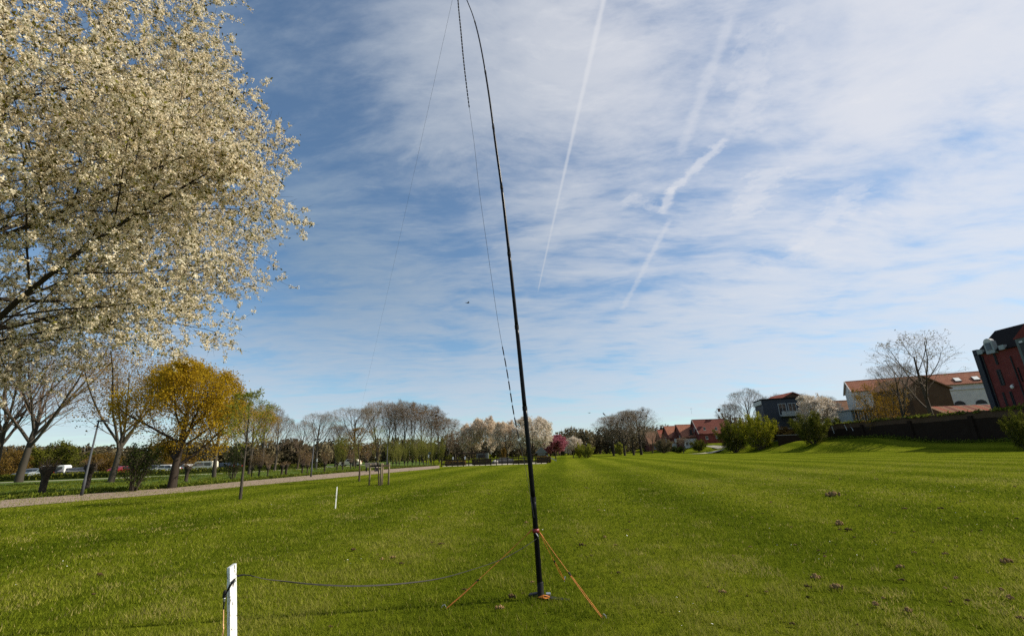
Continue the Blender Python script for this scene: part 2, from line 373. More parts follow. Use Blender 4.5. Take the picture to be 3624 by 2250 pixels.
# ------------------------------------------------------------------ ground
def sst(x): x = min(1, max(0, x)); return x*x*(3-2*x)
def wall_x(Y): return 70-.075*(Y-61)
def hgt(X, Y):
    if X < 30: return 0.0
    s = sst((X-(wall_x(Y)-12.5))/10.5)
    z = (1.0+1.3*sst((Y-72)/16))*s
    z += .16*math.sin(X*.9+Y*.31)*math.sin(Y*.7-X*.2)*s*(1-s)*4*.6
    z += sst((X-wall_x(Y)-1)/6)*(.5+1.3*(1-sst((Y-72)/16)))
    return z*sst((Y-20)/18)*(1-.8*sst((Y-120)/30)*(1-sst((X-wall_x(Y)+6)/14)))
xs = np.unique(np.concatenate([[-900, -600, -400, -300, -240, -200, -170], np.arange(-140, 40, 5), np.arange(40, 78, .7), np.arange(78, 160, 5), [180, 220, 280, 380, 600, 900]]))
ys = np.unique(np.concatenate([[-120, -60], np.arange(-30, 30, 5), np.arange(30, 170, 1.5), np.arange(170, 260, 8), [300, 380, 500, 700, 1000, 1600, 2600]]))
gx, gy = np.meshgrid(xs, ys); GZ = np.array([hgt(a, b) for a, b in zip(gx.ravel(), gy.ravel())])
nx, ny = len(xs), len(ys); idx = np.arange(nx*ny).reshape(ny, nx)
q = np.stack([idx[:-1, :-1], idx[:-1, 1:], idx[1:, 1:], idx[1:, :-1]], -1).reshape(-1, 4)
lawn = link('lawn', np_mesh('lawn', np.stack([gx.ravel(), gy.ravel(), GZ], 1), [q], ['lawn'], smooth=True)); lawn['kind'] = 'structure'
lawn['label'] = 'mown green park lawn with faint mowing stripes'
def strip(name, A, B, z, mat):
    V = []; Fc = []
    for a, b in zip(A, B): V += [(a.x, a.y, z), (b.x, b.y, z)]
    for i in range(len(A)-1): Fc.append((2*i, 2*i+2, 2*i+3, 2*i+1))
    me = bpy.data.meshes.new(name); me.from_pydata(V, [], Fc); me.materials.append(M[mat]); me.update()
    o = link(name, me); o['kind'] = 'structure'; return o
near = [gnd(0, 1797), gnd(300, 1771), gnd(600, 1746), gnd(900, 1717), gnd(1200, 1689), gnd(1400, 1670), gnd(1555, 1656)]
far = [gnd(0, 1770), gnd(300, 1748), gnd(600, 1727), gnd(900, 1699), gnd(1200, 1673), gnd(1400, 1658), gnd(1555, 1647)]
d0 = (near[0]-near[1]).normalized()
near = [near[0]+d0*60]+near; far = [far[0]+d0*60]+far
strip('path', near, far, .010, 'path_brick')['label'] = 'brown brick footpath running beside the lawn'
# meadow beyond the path
mfar = [p+Vector((-190, 110, 0)) for p in far[:-1]]+[Vector((-60, 260, 0))]
strip('meadow', far, mfar, .004, 'meadow')['label'] = 'rough green meadow beyond the footpath'
a2 = [at(-300, 1716, 62), gnd(0, 1709), gnd(300, 1697), gnd(840, 1669)]
a2 = [Vector((-110, 42, 0)), Vector((-62, 56, 0)), Vector((-50, 61, 0)), Vector((-42, 68, 0)), Vector((-36, 84, 0)), Vector((-34, 120, 0))]
b2 = [v+Vector((-1.2, 2.2, 0)) for v in a2]
strip('park_path', a2, b2, .012, 'path_pale')['label'] = 'narrow pale path crossing the meadow in front of the hedge'
# car park surface behind the hedge
strip('car_park', [Vector((-150, 58, 0)), Vector((-60, 74, 0)), Vector((-36, 96, 0))], [Vector((-160, 86, 0)), Vector((-76, 96, 0)), Vector((-48, 112, 0))], .016, 'asphalt')
# lane climbing towards the brick houses
L1 = [Vector((46, 117, 0)), Vector((51, 122, 0)), Vector((57, 128, 0)), Vector((62, 136, 0)), Vector((66, 150, 0)), Vector((70, 175, 0))]
ln = strip('lane', L1, [v+Vector((-1.8, 3.4, 0)) for v in L1], 0, 'path_pale')
for v in ln.data.vertices: v.co.z = hgt(v.co.x, v.co.y)+.05

# ------------------------------------------------------------------ trees: generator
def rv(rng): 
    z = rng.uniform(-1, 1); a = rng.uniform(0, 2*math.pi); s = math.sqrt(1-z*z); return Vector((s*math.cos(a), s*math.sin(a), z))
def grow(seed, spec):
    rng = random.Random(seed); polys = []; tips = []
    env = spec['env']; cz = env['c']; rx = env['rx']; up_r = env['ru']; dn_r = env['rd']; bump_a = env.get('n', .12)
    ph = [rng.uniform(0, 6.28) for _ in range(6)]
    def inside(p):
        az = math.atan2(p.y, p.x); el = (p.z-cz)
        k = 1+bump_a*(math.sin(3*az+ph[0]+el*9)*.5+math.sin(7*az+ph[1]-el*15)*.3+math.sin(5*el*10+ph[2]+az)*.4)
        return (p.x*p.x+p.y*p.y)/(rx*k)**2+((p.z-cz)/((up_r if p.z > cz else dn_r)*k))**2 < 1
    LV = spec['levels']
    def branch(p, d, L, r, lev):
        s = LV[lev]; n = s['seg']; step = L/n; pts = [p.copy()]; rr = [r]; dirs = [d.copy()]
        rend = r*s.get('taper', .35)
        for i in range(n):
            d = (d+rv(rng)*s['wander']+Vector((0, 0, s['up']))).normalized()
            q = p+d*step
            if 0 < lev < spec.get('free', 9) and i > 0 and not inside(q): break
            p = q; pts.append(p.copy()); rr.append(r+(rend-r)*(i+1)/n); dirs.append(d.copy())
        if len(pts) < 2: return
        polys.append((pts, rr, lev))
        if lev == len(LV)-1:
            tips.append((pts, d)); return
        c = LV[lev+1]; k = c['n'] if not isinstance(c['n'], tuple) else rng.randint(*c['n'])
        m = len(pts)-1; ga = rng.uniform(0, 6.28)
        for j in range(k):
            t = c['t0']+(1-c['t0'])*((j+rng.random()*.9)/k); t = min(t, .999)
            x = t*m; i = int(x); f = x-i; pos = pts[i].lerp(pts[i+1], f); dd = dirs[min(i+1, m)]
            ga += 2.4+rng.uniform(-.5, .5)
            e1 = dd.cross(Vector((.31, .17, .93))); e1.normalize(); e2 = dd.cross(e1)
            an = rad(c['ang']*rng.uniform(.75, 1.25)); nd = dd*math.cos(an)+(e1*math.cos(ga)+e2*math.sin(ga))*math.sin(an)
            if c.get('flat'): nd.z *= c['flat']; nd.normalize()
            rb = rr[i]+(rr[i+1]-rr[i])*f
            branch(pos, nd, c['len']*rng.uniform(.7, 1.25)*(1-c.get('fall', .35)*t), max(rb*c['rr'], spec.get('rmin', .0005)), lev+1)
    s0 = LV[0]
    for k in range(spec.get('stems', 1)):
        d = Vector((0, 0, 1)); p = Vector((0, 0, -.01))
        if spec.get('stems', 1) > 1:
            a = k*6.283/spec['stems']+rng.uniform(-.4, .4); tl = rng.uniform(.1, spec.get('splay', .5)); d = Vector((math.cos(a)*tl, math.sin(a)*tl, 1)).normalized(); p = Vector((math.cos(a), math.sin(a), 0))*spec.get('basew', .02)
        else: d = Vector((rng.uniform(-.04, .04), rng.uniform(-.04, .04), 1)).normalized()
        branch(p, d, s0['len'], s0['r'], 0)
    return polys, tips, rng
def tube_arrays(polys, sides):
    """sides: function(level, radius)->int"""
    groups = {}
    for pts, rr, lev in polys: groups.setdefault((len(pts), sides(lev, rr[0])), []).append((pts, rr))
    Vs, Fs, off = [], [], 0
    for (n, k), L in groups.items():
        P = np.array([[tuple(p) for p in pts] for pts, rr in L]); R = np.array([rr for pts, rr in L])
        T = np.empty_like(P); T[:, 1:-1] = P[:, 2:]-P[:, :-2]; T[:, 0] = P[:, 1]-P[:, 0]; T[:, -1] = P[:, -1]-P[:, -2]
        T /= np.linalg.norm(T, axis=2, keepdims=True)+1e-12
        t0 = P[:, -1]-P[:, 0]; ref = np.where(np.abs(t0[:, 2:3]) > .8*np.linalg.norm(t0, axis=1, keepdims=True), [[1., .2, 0]], [[0, .1, 1.]])
        A = np.cross(T, ref[:, None, :]); A /= np.linalg.norm(A, axis=2, keepdims=True)+1e-12; B = np.cross(T, A)
        an = 2*np.pi*np.arange(k)/k
        V = P[:, :, None, :]+(A[:, :, None, :]*np.cos(an)[:, None]+B[:, :, None, :]*np.sin(an)[:, None])*R[:, :, None, None]
        m = len(L); I = np.arange(m*n*k).reshape(m, n, k)+off
        q = np.stack([I[:, :-1], np.roll(I, -1, 2)[:, :-1], np.roll(I, -1, 2)[:, 1:], I[:, 1:]], -1).reshape(-1, 4)
        Vs.append(V.reshape(-1, 3)); Fs.append(q); off += m*n*k
    return np.concatenate(Vs), np.concatenate(Fs)
def leaf_quads(C, size, rng, up=0.0, aspect=.6, jitter=.35):
    n = len(C); 
    a = rng.normal(size=(n, 3)); a[:, 2] += up; a /= np.linalg.norm(a, axis=1, keepdims=True)+1e-9
    b = np.cross(a, rng.normal(size=(n, 3))); b /= np.linalg.norm(b, axis=1, keepdims=True)+1e-9
    s = size*(1+jitter*rng.uniform(-1, 1, (n, 1)))
    V = np.stack([C-a*s, C+b*s*aspect, C+a*s, C-b*s*aspect], 1).reshape(-1, 3)
    Fq = np.arange(4*n).reshape(n, 4); return V, Fq
TREE = {}
def make_tree(key, seed, spec, trunk_mat, twig_mat, leaf=None):
    """leaf = dict(mat, per, size, spread) ; stores unit meshes trunk / crown"""
    polys, tips, rng = grow(seed, spec); nr = np.random.default_rng(seed)
    tl = spec.get('trunk_levels', 1)
    big = [p for p in polys if p[2] <= tl]; small = [p for p in polys if p[2] > tl]
    V, Q = tube_arrays(big, lambda l, r: 9 if l == 0 else 5)
    trunk = np_mesh('trunk', V, [Q], [trunk_mat], smooth=True)
    V2, Q2 = tube_arrays(small, lambda l, r: 3); mats = [twig_mat]; mi = np.zeros(len(Q2), int); tint = np.zeros(len(V2))
    Fs = [Q2]
    if leaf:
        C = []; 
        for pts, d in tips:
            P = np.array([tuple(p) for p in pts]); k = leaf['per']
            if k < 1:
                if nr.random() > k: continue
                k = 1
            t = nr.uniform(leaf.get('from', .2), 1, k)*(len(P)-1); i = np.minimum(t.astype(int), len(P)-2); f = (t-i)[:, None]
            C.append(P[i]*(1-f)+P[i+1]*f+nr.normal(size=(k, 3))*leaf['spread'])
        C = np.concatenate(C); clump = np.repeat(nr.uniform(0, 1, (len(C)+39)//40), 40)[:len(C)]
        lv, lq = leaf_quads(C, leaf['size'], nr, leaf.get('upn', .3), leaf.get('aspect', .6))
        tt = np.clip(.55*clump+.45*nr.uniform(0, 1, len(C)), 0, 1)
        Fs.append(lq+len(V2)); V2 = np.concatenate([V2, lv]); mats.append(leaf['mat']); mi = np.concatenate([mi, np.ones(len(lq), int)])
        tint = np.concatenate([tint, np.repeat(tt, 4)])
    crown = np_mesh('crown', V2, Fs, mats, mi, tint)
    hmax = float(np.max(V2[:, 2])); rmax = float(np.percentile(np.hypot(V2[:, 0], V2[:, 1]), 98))
    TREE[key] = (trunk, crown, hmax, rmax); return tips
def E(c, rx, ru, rd, n=.12): return dict(c=c, rx=rx, ru=ru, rd=rd, n=n)
def lv(**k): return k
def bare_spec(th=.30, rx=.40, c=.58, ru=.42, rd=.40, ang=38, r=.020, up=.10, n1=11, t0=.30, n=.10):
    return dict(env=E(c, rx, ru, rd, n), rmin=.00055, trunk_levels=1, levels=[
        lv(len=.78, seg=9, wander=.05, up=.05, r=r, taper=.25),
        lv(n=n1, t0=t0, ang=ang, len=.62, seg=8, wander=.10, up=up, rr=.50, fall=.45),
        lv(n=9, t0=.15, ang=36, len=.30, seg=5, wander=.14, up=.06, rr=.42, fall=.3),
        lv(n=6, t0=.15, ang=38, len=.14, seg=4, wander=.18, up=.04, rr=.45, fall=.3),
        lv(n=4, t0=.1, ang=36, len=.075, seg=3, wander=.2, up=.03, rr=.6, fall=.3)])
def forked(sp, tl=.36, n=8, t0=.55, ang=34, ln=.68):
    sp['levels'][0].update(len=tl, taper=.55); sp['levels'][1].update(n=n, t0=t0, ang=ang, len=ln, fall=.1, rr=.62, up=.045); sp['levels'][2].update(n=11, t0=.12, len=.27); return sp
make_tree('fork1', 15, forked(bare_spec(rx=.46, r=.022, n=.14)), 'bark_grey', 'twig_red', dict(mat='bud', per=1, size=.0036, spread=.004))
make_tree('fork2', 16, forked(bare_spec(rx=.40, r=.020), n=7, ang=28, tl=.32), 'bark_grey', 'twig_brown', dict(mat='gold_brown', per=5, size=.0052, spread=.014))
make_tree('bare1', 11, bare_spec(), 'bark_grey', 'twig_brown', dict(mat='bud', per=.7, size=.0032, spread=.004))
make_tree('bare2', 12, bare_spec(ang=46, rx=.46, n=.16), 'bark_brown', 'twig_red', dict(mat='bud', per=.7, size=.0032, spread=.004))
make_tree('bare3', 13, bare_spec(ang=32, rx=.36, n1=13), 'bark_grey', 'twig_red', dict(mat='bud', per=1, size=.0036, spread=.004))
op = bare_spec(ang=44, rx=.46, n1=9, n=.16); op['levels'][2]['n'] = 7; op['levels'][3]['n'] = 4; op['levels'][4]['n'] = 2; op['rmin'] = .0008
make_tree('open1', 14, op, 'bark_brown', 'twig_brown', dict(mat='bud', per=1, size=.0065, spread=.006))
tall = lambda **k: bare_spec(**{**dict(c=.66, rx=.26, ru=.36, rd=.42, ang=30, t0=.30, r=.013, n1=13, up=.09, n=.16), **k})
make_tree('tall1', 21, tall(n1=13), 'bark_grey', 'twig_brown'); make_tree('tall2', 22, tall(rx=.22, ang=25, n1=12), 'bark_grey', 'twig_brown')
make_tree('tall3', 23, tall(rx=.28, ang=34, n1=13), 'bark_grey', 'twig_red', dict(mat='bush_rust', per=.8, size=.006, spread=.008))
rnd = lambda **k: bare_spec(**{**dict(c=.56, rx=.50, ru=.44, rd=.42, ang=48, t0=.22, r=.024, n1=14, up=.06, n=.07), **k})
make_tree('round1', 31, rnd(n1=19), 'bark_dark', 'twig_brown'); make_tree('round2', 32, rnd(t0=.28, ang=44, n1=19), 'bark_dark', 'twig_brown', dict(mat='bud', per=.6, size=.004, spread=.004))
make_tree('gold1', 41, rnd(c=.55, rx=.46, ru=.45, rd=.34, t0=.18, ang=56, r=.034, n1=15, up=.045), 'bark_dark', 'bark_dark', dict(mat='gold', per=13, size=.0068, spread=.022, upn=.4))
make_tree('gold2', 42, bare_spec(ang=40, rx=.36), 'bark_grey', 'twig_brown', dict(mat='gold_brown', per=6, size=.0052, spread=.014))
sparse = lambda **k: dict(env=E(.64, .26, .37, .36, .12), rmin=.0008, trunk_levels=1, levels=[
        lv(len=.93, seg=10, wander=.03, up=.04, r=.011, taper=.2), lv(n=13, t0=.36, ang=42, len=.42, seg=6, wander=.08, up=.14, rr=.45, fall=.55),
        lv(n=7, t0=.2, ang=36, len=.14, seg=4, wander=.12, up=.08, rr=.5), lv(n=4, t0=.2, ang=34, len=.06, seg=3, wander=.15, up=.05, rr=.6)])
make_tree('young1', 51, sparse(), 'bark_grey', 'twig_willow', dict(mat='willow_green', per=7, size=.007, spread=.010))
make_tree('young2', 52, {**sparse(), 'env': E(.70, .30, .30, .28)}, 'bark_brown', 'twig_red', dict(mat='bush_rust', per=4, size=.009, spread=.012))
make_tree('young3', 53, {**sparse(), 'env': E(.72, .17, .29, .30)}, 'bark_brown', 'twig_willow', dict(mat='willow_green', per=1, size=.007, spread=.008))
cherry = lambda **k: bare_spec(**{**dict(c=.60, rx=.50, ru=.40, rd=.38, ang=56, t0=.22, r=.022, n1=13, up=.05, n=.14), **k})
make_tree('cherry1', 61, cherry(), 'bark_dark', 'bark_dark', dict(mat='blossom_mid', per=6, size=.014, spread=.018))
make_tree('cherry2', 62, cherry(rx=.46, ang=50), 'bark_dark', 'bark_dark', dict(mat='blossom_mid', per=6, size=.012, spread=.018))
make_tree('cherry3', 63, cherry(rx=.44), 'bark_dark', 'bark_dark', dict(mat='blossom_pink', per=6, size=.019, spread=.02))
make_tree('cherry4', 64, cherry(rx=.42, n=.2), 'bark_dark', 'twig_brown', dict(mat='blossom_mid_white', per=5, size=.013, spread=.018))
def bush_spec(rx=.5, splay=1.5, stems=14):
    return dict(env=E(.46, rx, .54, .50, .30), rmin=.0012, trunk_levels=0, stems=stems, splay=splay, basew=.06, levels=[
        lv(len=1.0, seg=7, wander=.12, up=.06, r=.014, taper=.2), lv(n=10, t0=.1, ang=45, len=.38, seg=5, wander=.15, up=.05, rr=.5, fall=.4),
        lv(n=7, t0=.1, ang=45, len=.17, seg=3, wander=.2, up=.03, rr=.5, fall=.2)])
for i, mt in enumerate(['bush_green', 'bush_lime', 'bush_rust']):
    make_tree('bush%d' % (i+1), 71+i, bush_spec(), 'bark_brown', 'twig_brown', dict(mat=mt, per=12, size=.021, spread=.040, upn=.5, **{'from': 0}))
make_tree('thicket', 75, bush_spec(rx=.40, splay=.6, stems=11), 'bark_dark', 'bark_dark', dict(mat='bush_dark', per=4, size=.017, spread=.03))
make_tree('sparsebush', 76, bush_spec(rx=.5, splay=.8, stems=8), 'bark_brown', 'twig_brown', dict(mat='gold_brown', per=13, size=.011, spread=.03))
# pollard willows: knobbed trunk and whippy shoots
def make_pollard(key, seed, shoots, length, leafmat_, per, spread_ang, twig):
    rng = random.Random(seed); nr = np.random.default_rng(seed)
    tb = MB(); pts = []; rs = []; lean = rng.uniform(-.06, .06)
    for z, r in ((-.01, .055), (.05, .046), (.2, .042), (.4, .040), (.58, .044), (.72, .060), (.84, .085), (.93, .088), (1.0, .05)):
        pts.append((lean*z, .5*lean*z, z)); rs.append(r*(2.5 if key == 'pollard1' else 1.7)*rng.uniform(.92, 1.08))
    tb.tube(pts, rs, 10)
    for k in range(7):   # knobs on the head
        a = k*.9+rng.random(); z = rng.uniform(.78, .98); c = Vector((math.cos(a)*.16+lean, math.sin(a)*.16, z)); r = rng.uniform(.05, .09)
        tb.tube([c-Vector((0, 0, r)), c-Vector((0, 0, r*.6)), c, c+Vector((0, 0, r*.6)), c+Vector((0, 0, r))], [r*.1, r*.75, r, r*.75, r*.1], 7)
    trunk = tb.mesh('trunk', 'bark_dark', True); polys = []; tips = []
    for k in range(shoots):
        a = rng.uniform(0, 6.283); q = rng.uniform(0, .17); p = Vector((math.cos(a)*q+lean, math.sin(a)*q, rng.uniform(.82, 1.0)))
        an = rad(spread_ang)*rng.uniform(.15, 1); d = Vector((math.cos(a)*math.sin(an), math.sin(a)*math.sin(an), math.cos(an)))
        L = length*rng.uniform(.55, 1.1); P = [p.copy()]; R = [.009]
        for i in range(6): d = (d+rv(rng)*.06+Vector((0, 0, .07))).normalized(); p = p+d*L/6; P.append(p.copy()); R.append(.009*(1-(i+1)/7))
        polys.append((P, R, 1)); tips.append(P)
        for j in range(3):
            i = rng.randint(2, 5); dd = (d+rv(rng)*.5).normalized(); c = P[i]; polys.append(([c, c+dd*L*.12, c+dd*L*.22+Vector((0, 0, L*.03))], [.004, .003, .002], 1)); tips.append(polys[-1][0])
    V2, Q2 = tube_arrays(polys, lambda l, r: 3); Fs = [Q2]; mi = np.zeros(len(Q2), int); tint = np.zeros(len(V2)); mats = [twig]
    if per:
        C = []
        for P in tips:
            A = np.array([tuple(p) for p in P]); t = nr.uniform(.15, 1, per)*(len(A)-1); i = np.minimum(t.astype(int), len(A)-2); f = (t-i)[:, None]
            C.append(A[i]*(1-f)+A[i+1]*f+nr.normal(size=(per, 3))*.03)
        C = np.concatenate(C); lv_, lq = leaf_quads(C, .035, nr, .8, .4); Fs.append(lq+len(V2)); V2 = np.concatenate([V2, lv_]); mi = np.concatenate([mi, np.ones(len(lq), int)])
        tint = np.concatenate([tint, np.repeat(nr.uniform(0, 1, len(C)), 4)]); mats.append(leafmat_)
    crown = np_mesh('shoots', V2, Fs, mats, mi, tint)
    TREE[key] = (trunk, crown, float(V2[:, 2].max()), .5)
make_pollard('pollard1', 81, 46, .42, 'bush_rust', 1, 80, 'twig_red'); make_pollard('pollard2', 82, 70, 4.6, 'willow_green', 12, 16, 'twig_willow')
make_pollard('pollard3', 83, 60, 1.5, 'bush_rust', 3, 36, 'twig_red'); make_pollard('pollard4', 84, 75, 3.2, 'willow_green', 9, 24, 'twig_willow')
prng = random.Random(5)
def place(key, label, cat, px, py=None, Y=None, top=1500, hw=None, group=None, name='bare_tree', leafmat_=None, trunk_h=None, crown_name='crown'):
    """stand a tree with its foot on the ground: py = pixel row of the foot, or Y = distance"""
    if Y is None: p = gnd(px, py)
    else:
        z = hgt(xat(px, Y, 0), Y); x = xat(px, Y, z); z = hgt(x, Y); p = Vector((xat(px, Y, z), Y, z))
    tr, cr, hm, rm = TREE[key]
    if trunk_h is None:
        hh = at(px, top, p.y).z-p.z; s = hh/hm
        sx = s if hw is None else hw*p.y/F/rm
    else: s = sx = trunk_h
    r = thing(name, label, cat, p, prng.uniform(0, 6.28), group); r.scale = (sx, sx, s)
    t = link('trunk', tr, r); c = link(crown_name, cr, r)
    if leafmat_:
        sl = c.material_slots[-1]; sl.link = 'OBJECT'; sl.material = M[leafmat_]
    return r
def nests(root, n, seed, mesh=[]):
    if not mesh:
        g = random.Random(2); b = MB()
        for k in range(26):
            a = g.uniform(0, 6.28); u = Vector((math.cos(a), math.sin(a), g.uniform(-.5, .3))); v = Vector((-u.y, u.x, g.uniform(-.4, .4)))
            b.tube([u*.28-v*.4, u*.33, u*.28+v*.4], .035, 4)
        b.tube([(0, 0, -.28), (0, 0, -.15), (0, 0, 0), (0, 0, .15)], [.1, .32, .36, .2], 8); mesh.append(b.mesh('nest', 'nest'))
    g = random.Random(seed); tr, cr, hm, rm = None, root.children[1].data, 0, 0
    co = np.empty(len(cr.vertices)*3, np.float32); cr.vertices.foreach_get('co', co); co = co.reshape(-1, 3)
    zt = co[:, 2].max(); cand = co[co[:, 2] > zt*.80]
    for k in range(n):
        v = cand[g.randrange(len(cand))]; o = link('nest', mesh[0], root); s = g.uniform(.6, .9)
        o.location = v*np.array([.93, .93, .97]); o.scale = (s/root.scale[0], s/root.scale[1], s/root.scale[2])

# --- left side
place('fork1', 'bare spreading tree cut off by the left edge, behind the blossom', 'tree', -30, Y=56, top=1130, hw=210)
place('fork1', 'large bare tree with forked grey trunk behind the leftmost pollard', 'tree', 65, py=1706, top=1130, hw=235)
place('fork2', 'half bare tree with brownish golden leaves between the lamp post and golden maple', 'tree', 392, Y=46, top=1195, hw=190)
place('gold1', 'broad golden yellow maple with dark forked trunk at the path edge', 'tree', 607, py=1727, top=1262, hw=192, name='maple_tree').rotation_euler.z = 4.4
place('gold2', 'smaller golden tree standing right behind the big golden maple', 'tree', 757, Y=50, top=1385, hw=115, leafmat_='gold')
place('gold2', 'golden green tree just behind the slim young tree', 'tree', 880, Y=58, top=1430, hw=85, leafmat_='gold')
for px, Y, top, hw, k, lab in [
    (972, 78, 1462, 62, 'bare3', 'bare tree nearest to the golden tree, first of the row behind the meadow'), (1052, 82, 1482, 66, 'bare2', 'low bare tree with wide fork left of the second lamp post'),
    (1118, 84, 1452, 78, 'bare1', 'bare tree rising behind the second lamp post'), (1186, 92, 1496, 56, 'bare3', 'small bare tree between the second lamp post and the wide forked tree'),
    (1252, 92, 1432, 105, 'bare1', 'wide forked bare tree left of the tall nest trees'), (925, 86, 1420, 70, 'bare3', 'bare tree half hidden behind the slim young tree')]:
    place(k, lab, 'tree', px, Y=Y, top=top, hw=hw, group='bare trees behind the meadow')
ave = [(1335, 1412, 62, 'tall1'), (1372, 1418, 44, 'tall2'), (1402, 1410, 46, 'tall2'), (1432, 1412, 48, 'tall1'), (1462, 1416, 50, 'tall3'), (1494, 1424, 52, 'tall1'), (1524, 1430, 50, 'tall3'), (1556, 1466, 46, 'tall3'), (1586, 1474, 46, 'tall1'), (1612, 1520, 34, 'tall3')]
words = ['first', 'second', 'third', 'fourth', 'fifth', 'sixth', 'seventh', 'eighth', 'ninth', 'tenth']
for i, (px, top, hw, k) in enumerate(ave):
    t = place(k, 'tall bare nest tree, %s from the left in the close row' % words[i], 'tree', px, Y=118+(i % 3)*3, top=top, hw=hw*1.22, group='tall bare trees with rook nests')
    nests(t, 4 if i < 8 else 2, i)
# shrubs behind the meadow
for px, Y, top, hw, k, lab in [(196, 84, 1552, 92, 'bush1', 'big round olive green bush behind the leftmost pollard'), (15, 78, 1575, 62, 'bush3', 'rusty brown bush at the left picture edge'),
    (352, 84, 1590, 58, 'bush3', 'golden brown bush behind the lamp post'), (90, 88, 1590, 50, 'bush3', 'brown bush between the big bare trunk and the round bush'), (640, 92, 1600, 60, 'bush3', 'brown bush behind the golden maple trunk')]:
    place(k, lab, 'bush', px, Y=Y, top=top, hw=hw, name='bush')
place('thicket', 'dark ivy covered thicket of leaning stems beside the footpath', 'bush', 470, py=1738, top=1560, hw=68, name='thicket')
place('thicket', 'small multi stemmed dark tree behind the slim young tree trunk', 'bush', 822, py=1699, top=1560, hw=34, name='thicket')
# pollards
pol = [(145, 1751, 'pollard1', 92, 'leftmost pollard willow with dark fist shaped head'), (303, 1731, 'pollard1', 80, 'reddish pollard willow right behind the lamp post'),
       (657, 1704, 'pollard1', 50, 'pollard willow with bare knob right of the golden maple trunk'), (889, 1688, 'pollard3', 30, 'slim pollard just right of the slim young tree'),
       (915, 1687, 'pollard3', 38, 'pollard with broad dark head between the young tree and the pale path bend'), (946, 1686, 'pollard3', 30, 'thin leaning pollard left of the pair of flat headed pollards'),
       (996, 1682, 'pollard1', 34, 'left one of the two flat headed pollards'), (1011, 1681, 'pollard1', 36, 'right one of the two flat headed pollards'),
       (1068, 1681, 'pollard3', 38, 'rusty pollard with upright shoots just left of the second lamp post'), (1086, 1678, 'pollard3', 30, 'thin pollard close against the second lamp post'),
       (1148, 1671, 'pollard3', 30, 'dark stubby pollard right of the second lamp post'), (1192, 1665, 'pollard4', 27, 'first leafy pollard of the green row'),
       (1212, 1664, 'pollard4', 28, 'second leafy pollard of the green row'), (1240, 1660, 'pollard3', 25, 'third leafy pollard of the green row'), (1258, 1657, 'pollard4', 25, 'pollard just left of the red leafed young tree'),
       (1297, 1655, 'pollard3', 25, 'pollard between the red leafed young tree and the tree guard')]
for px, py, k, hgt_, lab in pol:
    place(k, lab, 'tree', px, py=py, trunk_h=hgt_*gnd(px, py).y/F, group='pollard willows along the meadow', name='pollard_willow', crown_name='shoots')
ORD = ['first', 'second', 'third', 'fourth', 'fifth', 'sixth', 'seventh', 'eighth', 'ninth', 'tenth', 'eleventh', 'twelfth', 'thirteenth', 'fourteenth', 'last']
for i in range(15):
    px = 1375+i*13.5+prng.uniform(-3, 3); py = 1653-i*.75+prng.uniform(-1, 1)
    place(['pollard2', 'pollard4', 'pollard2'][i % 3], 'leafy green pollard willow, %s from the left in the far row' % ORD[i], 'tree', px, py=py, trunk_h=prng.uniform(15, 19)*gnd(px, py).y/F, group='far row of green pollard willows', name='pollard_willow', crown_name='shoots')
# young trees on the lawn
place('young1', 'slim young tree with bare trunk on the lawn before the path', 'tree', 850, py=1766, top=1372, hw=95, name='young_tree')
place('young2', 'red leafed young tree on the lawn left of the tree guard', 'tree', 1271, py=1703, top=1510, hw=62, name='young_tree')
YT = place('young3', 'thin yellow green young tree inside the wooden tree guard', 'tree', 1340, py=1717, top=1500, hw=36, name='young_tree')
# --- middle: blossom trees
for px, py, top, hw, k, lab, mat in [
    (1672, 1633, 1485, 48, 'cherry1', 'leftmost cream blossom tree behind the play area', None), (1722, 1632, 1470, 52, 'cherry2', 'brownish pink blossom tree between the two cream ones', None),
    (1792, 1633, 1484, 48, 'cherry2', 'cream blossom tree just left of the black mast', None), (1884, 1631, 1462, 78, 'cherry1', 'largest cream blossom tree right behind the black mast', 'blossom_mid_white'),
    (1968, 1625, 1535, 44, 'cherry3', 'deep pink blossom tree on the far lawn', None), (2030, 1620, 1540, 32, 'cherry4', 'pale blossom tree just right of the deep pink one', None)]:
    place(k, lab, 'tree', px, py=py, top=top, hw=hw, name='blossom_tree', leafmat_=mat)
place('bush2', 'yellowish bush right of the pale blossom tree', 'bush', 2050, Y=112, top=1560, hw=18, name='bush')
place('bush1', 'rounded willow bush alone on the far lawn', 'bush', 2078, Y=106, top=1566, hw=28, name='bush', leafmat_='willow_green')
place('bush1', 'green bush between the trunks of the big nest trees', 'bush', 2196, Y=150, top=1560, hw=24, name='bush', leafmat_='willow_green')
place('bush3', 'rust red shrub under the cream blossom trees', 'bush', 1783, Y=84, top=1575, hw=14, name='bush')
place('bush1', 'green shrub at the left end of the play area', 'bush', 1590, Y=78, top=1602, hw=14, name='bush')
big = [(2172, 1613, 1462, 62, 'round2', 'leftmost of the four big nest trees, with the thinnest trunk'), (2212, 1612, 1452, 66, 'round1', 'second of the four big nest trees'),
       (2244, 1610, 1442, 66, 'round2', 'third of the four big nest trees'), (2270, 1609, 1438, 80, 'round1', 'rightmost of the four big nest trees')]
for i, (px, py, top, hw, k, lab) in enumerate(big):
    nests(place(k, lab, 'tree', px, py=py, top=top, hw=hw*1.12, group='big bare nest trees on the far lawn'), 7, 40+i)
